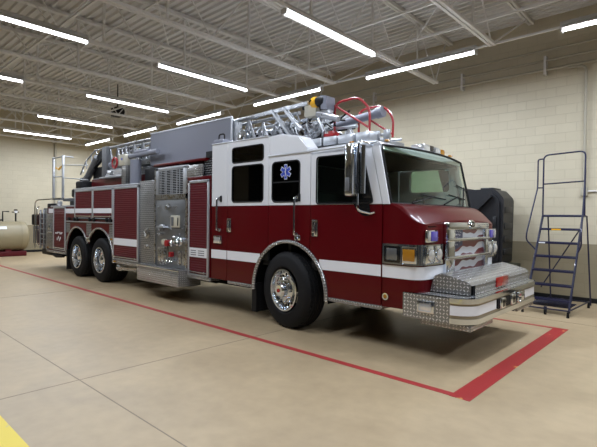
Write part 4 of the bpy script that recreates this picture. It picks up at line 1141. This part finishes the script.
# spotlight with yellow cap, cream box, grey monitor barrels
mn = new('beige'); mn.box(-5.12, -4.86, AN+.0, AN+.25, 3.38, 3.58, .02); mn.build('control_box', None, aer)
b = new('black'); b.lathe([(0, .0), (.07, .0), (.085, .04), (.085, .12), (.06, .17), (0, .17)], (-4.86, AN+.02, 3.60), 'x', 20); b.tube([(-4.78, AN+.02, 3.54), (-4.78, AN+.1, 3.35)], .03, 8); sl = b.build('spotlight', None, aer)
b = new('black'); b.box(-5.36, -5.26, AN+.2, AN+.3, 3.58, 3.68, .02); b.tube([(-5.31, AN+.25, 3.4), (-5.31, AN+.25, 3.6)], .02, 6); b.build('small_lamp', None, aer)
b = new('yellow'); b.lathe([(0, -.12), (.045, -.11), (.08, -.07), (.09, -.02), (.09, .03), (.07, .04)], (-4.87, AN+.02, 3.60), 'x', 20); sc = b.build('spotlight_cap', None, sl)
b = new('darkblack'); b.bar((-4.96, AN-.03, 3.57), (-4.95, AN-.05, 3.63), .025, .02); b.bar((-4.94, AN-.06, 3.60), (-4.91, AN-.07, 3.63), .018); b.build('cap_mark', None, sc)
b = new('grey'); b.hull([(-4.74, AN-.02, 3.46), (-4.74, AN-.02, 3.69), (-4.74, AN+.2, 3.46), (-4.74, AN+.2, 3.69), (-4.62, AN-.02, 3.44), (-4.62, AN-.02, 3.66), (-4.62, AN+.2, 3.44), (-4.62, AN+.2, 3.66)])
b.m('alu').box(-4.80, -4.58, AN+.0, AN+.12, 3.33, 3.45, .02); b.tube([(-4.82, AN, 3.40), (-4.40, AN+.02, 3.26)], .05, 14); b.tube([(-4.8, AN, 3.32), (-4.68, AN, 3.10), (-4.8, AN+.1, 3.0)], .028, 8); b.build('monitor_mount', None, aer)
b = new('grey'); b.tube([(-5.1, AF-.35, 3.36), (-4.85, AF-.32, 3.40), (-4.45, AF-.3, 3.44), (-4.22, AF-.3, 3.47)], [.06, .065, .07, .08], 18); b.tube([(-4.22, AF-.3, 3.47), (-4.10, AF-.3, 3.485)], [.095, .095], 18); b.build('water_monitor', None, aer)
b = new('black'); b.tube([(-4.9, AN+.45, 3.20), (-4.4, AN+.45, 3.20)], .035, 10); b.build('monitor_hose', None, aer)
b = new('rail_red'); b.box(-4.62, -4.52, AN+.03, AN+.15, 2.98, 3.10, .01); b.tube([(-4.70, AN+.05, 3.04), (-4.42, AN+.05, 3.02)], .03, 8); b.build('red_bracket', None, aer)
# two red hoops at the tip
for y, nm in ((5.84, 'near'), (6.52, 'far')):
    b = new('rail_red'); X_ = -4.62
    b.tube(path_round([(X_, y, 3.10), (X_, y, 3.585), (-4.14, y, 3.60), (-3.93, y, 3.38), (-3.94, y, 3.04)], .16, 6), .020, 10)
    b.tube([(X_, y, 3.54), (-3.95, y, 3.10)], .018, 10); b.build('tip_hoop', None, aer)
# rear post, sloping black end of the ladder, turntable and pedestal
b = new('midgrey'); b.box(-12.62, -12.32, AN-.12, AN+.05, 2.64, 3.60, .03); b.box(-12.60, -12.34, AF-.05, AF+.12, 2.6, 3.55, .03); b.build('rear_mast', None, aer)
b = new('black')
for y in (AN, AF):
    b.plate([(-14.15, 2.78), (-13.9, 2.80), (-12.65, 3.34), (-12.65, 3.56), (-12.9, 3.52)], [], 'y', y, .08, .01)
b.m('midgrey').tube([(-13.9, AN-.02, 2.70), (-13.1, AN-.02, 3.36)], .10, 14); b.m('black').box(-14.2, -13.9, AN-.1, AN+.1, 2.62, 2.82, .03)
b.box(-13.6, -12.6, AN+.05, AF-.05, 2.7, 3.1, .04); b.build('ladder_heel', None, aer)
b = new('alu')
for y in (AN-.08, AF+.08):
    b.tube([(-12.66, y, 3.56), (-13.1, y, 3.55), (-13.75, y, 3.30), (-14.15, y, 2.92)], .022, 8)
    for x_, z0_, z1_ in ((-13.0, 3.44, 3.55), (-13.35, 3.26, 3.46), (-13.7, 3.06, 3.31), (-13.95, 2.96, 3.14)): b.tube([(x_, y, z0_), (x_-.06, y, z1_)], .016, 6)
b.build('heel_hand_rail', None, aer)
b = new('beige'); b.box(-10.92, -10.60, AN-.45, AN-.15, 2.92, 3.20, .03); b.build('pedestal_box', None, T)
b = new('starblue'); b.lathe([(0, .01), (.035, .0)], (-10.72, AN-.452, 3.08), 'y', 10, -1); b.build('pedestal_badge', None, T)
b = new('grey'); b.tube([(-10.15, AN-.38, 2.42), (-10.15, AN-.38, 3.02)], .13, 18); b.tube([(-10.72, AN-.3, 3.14), (-9.3, AN-.3, 3.16)], .06, 12); b.tube([(-12.0, AN-.15, 3.05), (-11.0, AN-.22, 3.10)], .06, 12); b.tube([(-10.35, AN-.3, 3.22), (-9.7, AN-.3, 3.22)], .045, 12); b.build('outrigger_post', None, T)
b = new('tread_dull'); b.box(-10.74, -10.50, AN-.45, AN-.25, 2.42, 2.92, .01); b.build('pedestal_step', None, T)
b = new('midgrey'); b.box(-12.3, -8.9, AN+.0, AF, 2.45, 2.90, .02); b.lathe([(.62, 0), (.62, .25), (.5, .3), (0, .3)], (-12.2, CY, 2.35), 'z', 28); b.box(-8.9, -6.8, AN+.05, AF-.05, 2.5, 2.86, .02); b.build('turntable', None, T)
b = new('rail_red'); b.tube([(-11.42+.13*math.cos(t*PI/8), AN-.30, 3.05+.13*math.sin(t*PI/8)) for t in range(16)], .028, 8, closed=True); b.m('chrome').lathe([(0, .03), (.06, .02), (.07, 0)], (-11.42, AN-.30, 3.05), 'y', 14, -1); b.bar((-11.54, AN-.3, 3.05), (-11.30, AN-.3, 3.05), .02); b.bar((-11.42, AN-.3, 2.93), (-11.42, AN-.3, 3.17), .02); b.build('valve_wheel', None, T)
b = new('black'); b.box(-9.9, -9.0, AN-.3, AN+.0, 2.45, 2.80, .04); b.build('turntable_guard', None, T)

# folded white hose lying on the body top
random.seed(5)
b = new('hose')
for k in range(4):
    z = 2.747+.042*k; s = .05*k
    b.box(-12.05+s+random.uniform(-.05, .05), -10.95+s*.6+random.uniform(-.05, .05), AN-.28, AN-.05, z-.018, z+.018, .014)
b.m('lightalu').cyl((-11.75, AN-.30, 2.80), (-11.55, AN-.30, 2.81), .045, 14)
tag(b.build('folded_hose', origin=(-11.5, AN-.16, 2.72)), 'flat white supply hose folded on top of the truck body beside the red valve wheel', 'hose')
b = new('lightalu'); b.box(-12.3, -10.8, AN-.32, AN-.02, 2.68, 2.725, .01); b.build('hose_shelf', None, T)

# ================================================================== rolling ladder
RX, RYf, RYb = -2.25, 9.0, 10.35
rl = empty('rolling_ladder', (-2.2, 9.6, 0))
tag(rl, 'dark blue steel rolling step ladder with seven treads standing by the back wall', 'ladder')
xa, xb = -2.60, -1.86         # bottom width
def st(t): return 9.02+.66*t   # stringer y by height fraction
H = 1.80
SL = lambda z: 9.02+.38*z      # y of the stringer at height z
def XL(z): return -2.60+.11*z/1.8
def XR(z): return -1.88+.06*z/1.8
b = new('blue')
for X_ in (XL, XR):
    for o_ in (0, .07): b.tube([(X_(0.05), SL(.05)+o_, .06), (X_(H), SL(H)+o_, H)], .013, 8)
    for k in range(6): z = .2+.26*k; b.tube([(X_(z), SL(z), z), (X_(z), SL(z)+.07, z)], .008, 6)
b.build('stringer', None, rl)
for k in range(7):
    z = 1.79-.255*k
    b = new('blue'); x0_, x1_ = XL(z), XR(z); y = SL(z)
    b.box(x0_, x1_, y-.02, y+(.16 if k else .40), z-.018, z+.018, .006)
    for q in range(3 if k else 8): b.box(x0_+.01, x1_-.01, y+.01+.05*q, y+.025+.05*q, z+.016, z+.024)
    tr = b.build('tread' if k else 'top_platform', None, rl)
    if k == 1:
        b = new('yellow'); b.box(-2.30, -2.14, y-.026, y-.02, z-.014, z+.014); b.build('yellow_label', None, tr)
    if k == 2:
        b = new('reflective'); b.box(x0_+.03, x0_+.14, y-.026, y-.02, z-.012, z+.012); b.build('white_label', None, tr)
for X_, s in ((XL(H), -1), (XR(H), 1)):
    b = new('blue'); yb_ = SL(H)+.40
    b.tube([(X_, yb_, H), (X_+(.05 if s > 0 else .02), 10.35, .05)], .014, 8); b.build('rear_leg', None, rl)
b = new('blue'); yb_ = SL(H)+.02
zt = 2.97; xl_, xr_ = XL(H)-.0, XR(H)+.03
b.tube(path_round([(xl_, yb_, H), (xl_, yb_, zt), (xr_, yb_, zt+.03), (xr_, yb_, H)], .10), .015, 8)
b.tube([(xl_, yb_, 2.41), (xr_, yb_, 2.44)], .013, 8)
b.build('guard_rail', None, rl)
for X_, s in ((xl_, -1), (xr_, 1)):
    b = new('blue'); xo = X_ - (.10 if s < 0 else -.02)
    if s < 0: b.tube(path_round([(X_, yb_, 2.90), (xo, yb_-.0, 2.90), (xo, yb_, 2.34), (XL(1.3)-.17, SL(1.3)-.10, 1.45), (XL(1.2)-.17, SL(1.2)-.05, 1.32), (XL(1.1), SL(1.15), 1.14)], .06), .014, 8); b.tube([(X_, yb_, 2.34), (xo, yb_, 2.34)], .012, 8)
    else: b.tube(path_round([(X_, yb_, 2.80), (X_, yb_-.03, 2.35), (XR(1.3)+.06, SL(1.3)-.10, 1.45), (XR(1.2)+.06, SL(1.2)-.02, 1.25), (XR(1.1), SL(1.15), 1.10)], .06), .014, 8)
    b.build('hand_rail', None, rl)
b = new('blue'); b.tube([(XL(.1), 10.1, .35), (XR(1.6), SL(1.6)+.1, 1.6)], .012, 8)
b.tube([(-2.62, 8.98, .12), (-1.86, 8.98, .12)], .013, 8); b.tube([(-2.62, 8.98, .12), (-2.50, 10.35, .12), (-1.80, 10.35, .12), (-1.86, 8.98, .12)], .014, 8)
for q in range(5): b.tube([(-2.57, 9.2+.12*q, .14), (-1.88, 9.2+.12*q, .14)], .012, 6)
b.build('base_frame', None, rl)
for x, y in ((-2.61, 8.98), (-1.87, 8.98), (-2.50, 10.33), (-1.80, 10.33)):
    b = new('black'); b.tube([(x, y, .0), (x, y, .10)], [.025, .018], 10); b.build('rubber_foot', None, rl)
for x, y in ((-2.24, 9.03), (-2.24, 10.2)):
    b = new('black'); b.lathe([(0, -.016), (.045, -.016), (.05, -.01), (.05, .01), (.045, .016), (0, .016)], (x, y, .051), 'x', 20); b.m('blue').box(x-.025, x+.025, y-.02, y+.02, .05, .15, .005); b.build('caster', None, rl)

# black moulded storage case on an olive stand
sc_ = empty('storage_case', (-3.9, 10.2, .755))
tag(sc_, 'tall black moulded plastic case with rounded corners behind the far front corner of the truck', 'case')
b = new('box_black'); BYN, BYF = 9.9, 10.6; c_x0, c_x1 = -4.55, -3.32
poly = roundpoly([(c_x0, .76), (c_x1, .76), (c_x1+.02, 2.16), (c_x1-.16, 2.36), (c_x0+.10, 2.36), (c_x0, 2.2)], .07)
b.prism(poly, 'y', BYN+.05, BYF); b.prism(roundpoly([(c_x0+.05, .82), (c_x1-.06, .82), (c_x1-.05, 2.1), (c_x1-.2, 2.30), (c_x0+.15, 2.30), (c_x0+.05, 2.15)], .07), 'y', BYN, BYF)
for z in (.95, 1.22, 1.5, 1.85): b.box(c_x1-.01, c_x1+.03, BYN+.12, BYF-.1, z, z+.14, .015)
b.box(c_x0+.15, c_x0+.42, BYN+.1, BYF-.1, 2.35, 2.40, .02); b.box(c_x1-.5, c_x1-.22, BYN+.1, BYF-.1, 2.35, 2.40, .02)
b.build('case_body', None, sc_)
b = new('box_black'); b.bar((c_x0+.35, BYN-.02, 1.55), (c_x1-.20, BYN-.02, 2.22), .07, .24, (0, 1, 0)); b.box(c_x0+.1, c_x1-.1, BYN-.03, BYN, 1.50, 1.58, .01); b.box(c_x1-.18, c_x1-.10, BYN-.05, BYN, 1.56, 1.78, .02); b.box(c_x1-.16, c_x1-.10, BYN-.05, BYN, .9, 1.15, .02); b.build('moulded_rib', None, sc_)
b = new('reflective'); b.plate(roundpoly([(-3.72, 1.33), (-3.50, 1.33), (-3.53, 1.41), (-3.58, 1.45), (-3.68, 1.44)], .02), [], 'y', BYN-.01, .016); sb_ = b.build('white_badge', None, sc_)
b = new('starblue'); b.box(-3.66, -3.56, BYN-.02, BYN-.017, 1.35, 1.39); b.build('badge_mark', None, sb_)
b = new('olive'); b.box(-4.7, -3.15, BYN-.1, BYF+.05, .66, .755, .01)
for x in (-4.65, -3.20):
    for y in (BYN-.05, BYF): b.box(x-.03, x+.03, y-.03, y+.03, 0, .67)
b.box(-4.68, -3.17, BYN-.09, BYN-.07, .25, .68); b.m('box_black').box(-4.68, -3.17, BYN-.05, BYF, .28, .32)
tag(b.build('storage_stand', origin=(-3.9, 10.2, 0)), 'olive green metal stand under the tall black plastic case', 'stand')

# cream pressure tank on red saddle by the left wall
TX, TR = -21.15, .60
tk = empty('storage_tank', (TX, 3.85, 0))
tag(tk, 'large cream horizontal cylinder tank with a red base at the left edge', 'tank')
b = new('cream_tank'); b.lathe([(0, 2.36), (.3, 2.34), (.48, 2.29), (.57, 2.22), (TR, 2.12), (TR, -2.12), (.57, -2.22), (.48, -2.29), (.3, -2.34), (0, -2.36)], (TX, 3.95, .80), 'y', 40)
b.build('tank_body', None, tk)
b = new('cream_tank'); b.lathe([(TR+.012, -.02), (TR+.012, .02)], (TX, 5.95, .80), 'y', 40); b.build('weld_band', None, tk)
b = new('red_dark'); b.box(TX-.5, TX+.42, 1.8, 6.15, 0, .20, .02); b.box(TX-.45, TX+.40, 5.4, 5.6, .18, .28); b.box(TX-.45, TX+.40, 2.2, 2.4, .18, .28); b.build('red_base', None, tk)
b = new('reflective'); b.prism([(TX+TR*math.cos(R(a))+.004, .80+TR*math.sin(R(a))) for a in (30, 36, 42)] + [(TX+TR*math.cos(R(a))-.004, .80+TR*math.sin(R(a))) for a in (42, 36, 30)], 'y', 5.0, 5.42); b.build('white_label', None, tk)
b = new('black')
b.tube([(TX, 5.4, 1.39), (TX, 5.4, 1.80), (TX, 5.62, 1.80)], .025, 8); b.tube([(TX, 5.86, 1.39), (TX, 5.86, 1.86)], .03, 8); b.tube([(TX, 5.72, 1.78), (TX, 5.98, 1.78)], .02, 8); b.lathe([(0, .0), (.07, .0), (.07, .05), (0, .05)], (TX, 5.86, 1.84), 'z', 12)
b.tube([(TX, 4.9, 1.42), (TX, 5.4, 1.46)], .03, 8); b.build('tank_valve', None, tk)
b = new('reflective'); b.lathe([(0, .03), (.06, .03), (.06, 0), (0, 0)], (TX+.02, 5.86, 1.80), 'x', 14); b.build('tank_gauge', None, tk)
for ch in tk.children: ch.location.y -= .12

# ---- pieces that stand apart become objects of their own
def split_apart(o, tol=.012):
    me = o.data; bm = bmesh.new(); bm.from_mesh(me); bm.verts.ensure_lookup_table(); bm.faces.ensure_lookup_table()
    comp = [-1]*len(bm.verts); boxes = []
    for v in bm.verts:
        if comp[v.index] >= 0: continue
        c = len(boxes); st_ = [v]; comp[v.index] = c; lo = Vector(v.co); hi = Vector(v.co)
        while st_:
            w_ = st_.pop()
            for i in range(3): lo[i] = min(lo[i], w_.co[i]); hi[i] = max(hi[i], w_.co[i])
            for e in w_.link_edges:
                u = e.other_vert(w_)
                if comp[u.index] < 0: comp[u.index] = c; st_.append(u)
        boxes.append((lo, hi))
    par = list(range(len(boxes)))
    def find(i):
        while par[i] != i: i = par[i]
        return i
    for i in range(len(boxes)):
        for j in range(i):
            if all(boxes[i][0][k] <= boxes[j][1][k]+tol and boxes[j][0][k] <= boxes[i][1][k]+tol for k in range(3)): par[find(i)] = find(j)
    groups = sorted({find(i) for i in range(len(boxes))})
    if len(groups) < 2: bm.free(); return
    for g in groups[1:]:
        b2 = bm.copy(); b2.verts.ensure_lookup_table()
        bmesh.ops.delete(b2, geom=[v for v in b2.verts if find(comp[v.index]) != g], context='VERTS')
        m2_ = me.copy(); b2.to_mesh(m2_); b2.free(); n_ = o.copy(); n_.data = m2_; C.objects.link(n_)
    bmesh.ops.delete(bm, geom=[v for v in bm.verts if find(comp[v.index]) != groups[0]], context='VERTS')
    bm.to_mesh(me); bm.free()
SPLIT = ('body_panel reflective_stripe diagonal_brace bumper_under_tray clearance_lamp compartment_catch gravel_guard marker_lamp wheel_well '
         'hose_outlet outlet_cap pulley egress_step valve_lever label_plate step_strip windscreen_wiper grille_bar bonnet_gap top_rail hose_bed_side '
         'compartment_top rail_post rear_mast wheel_nuts panel_knobs window_seal chassis pedestal_badge panel_fitting rain_gutter bumper_recess '
         'cab_interior radiator_grille hand_holes pipe cross_rail red_bracket heel_hand_rail ladder_heel folded_rear_ladder door_liner end_cap perforation hydraulic_lines door_lettering cable_hose').split()
done = set()
for o in list(C.objects):
    if o.type == 'MESH' and o.parent is not None and o.name.split('.')[0] in SPLIT and o.data.name not in done:
        done.add(o.data.name); split_apart(o)
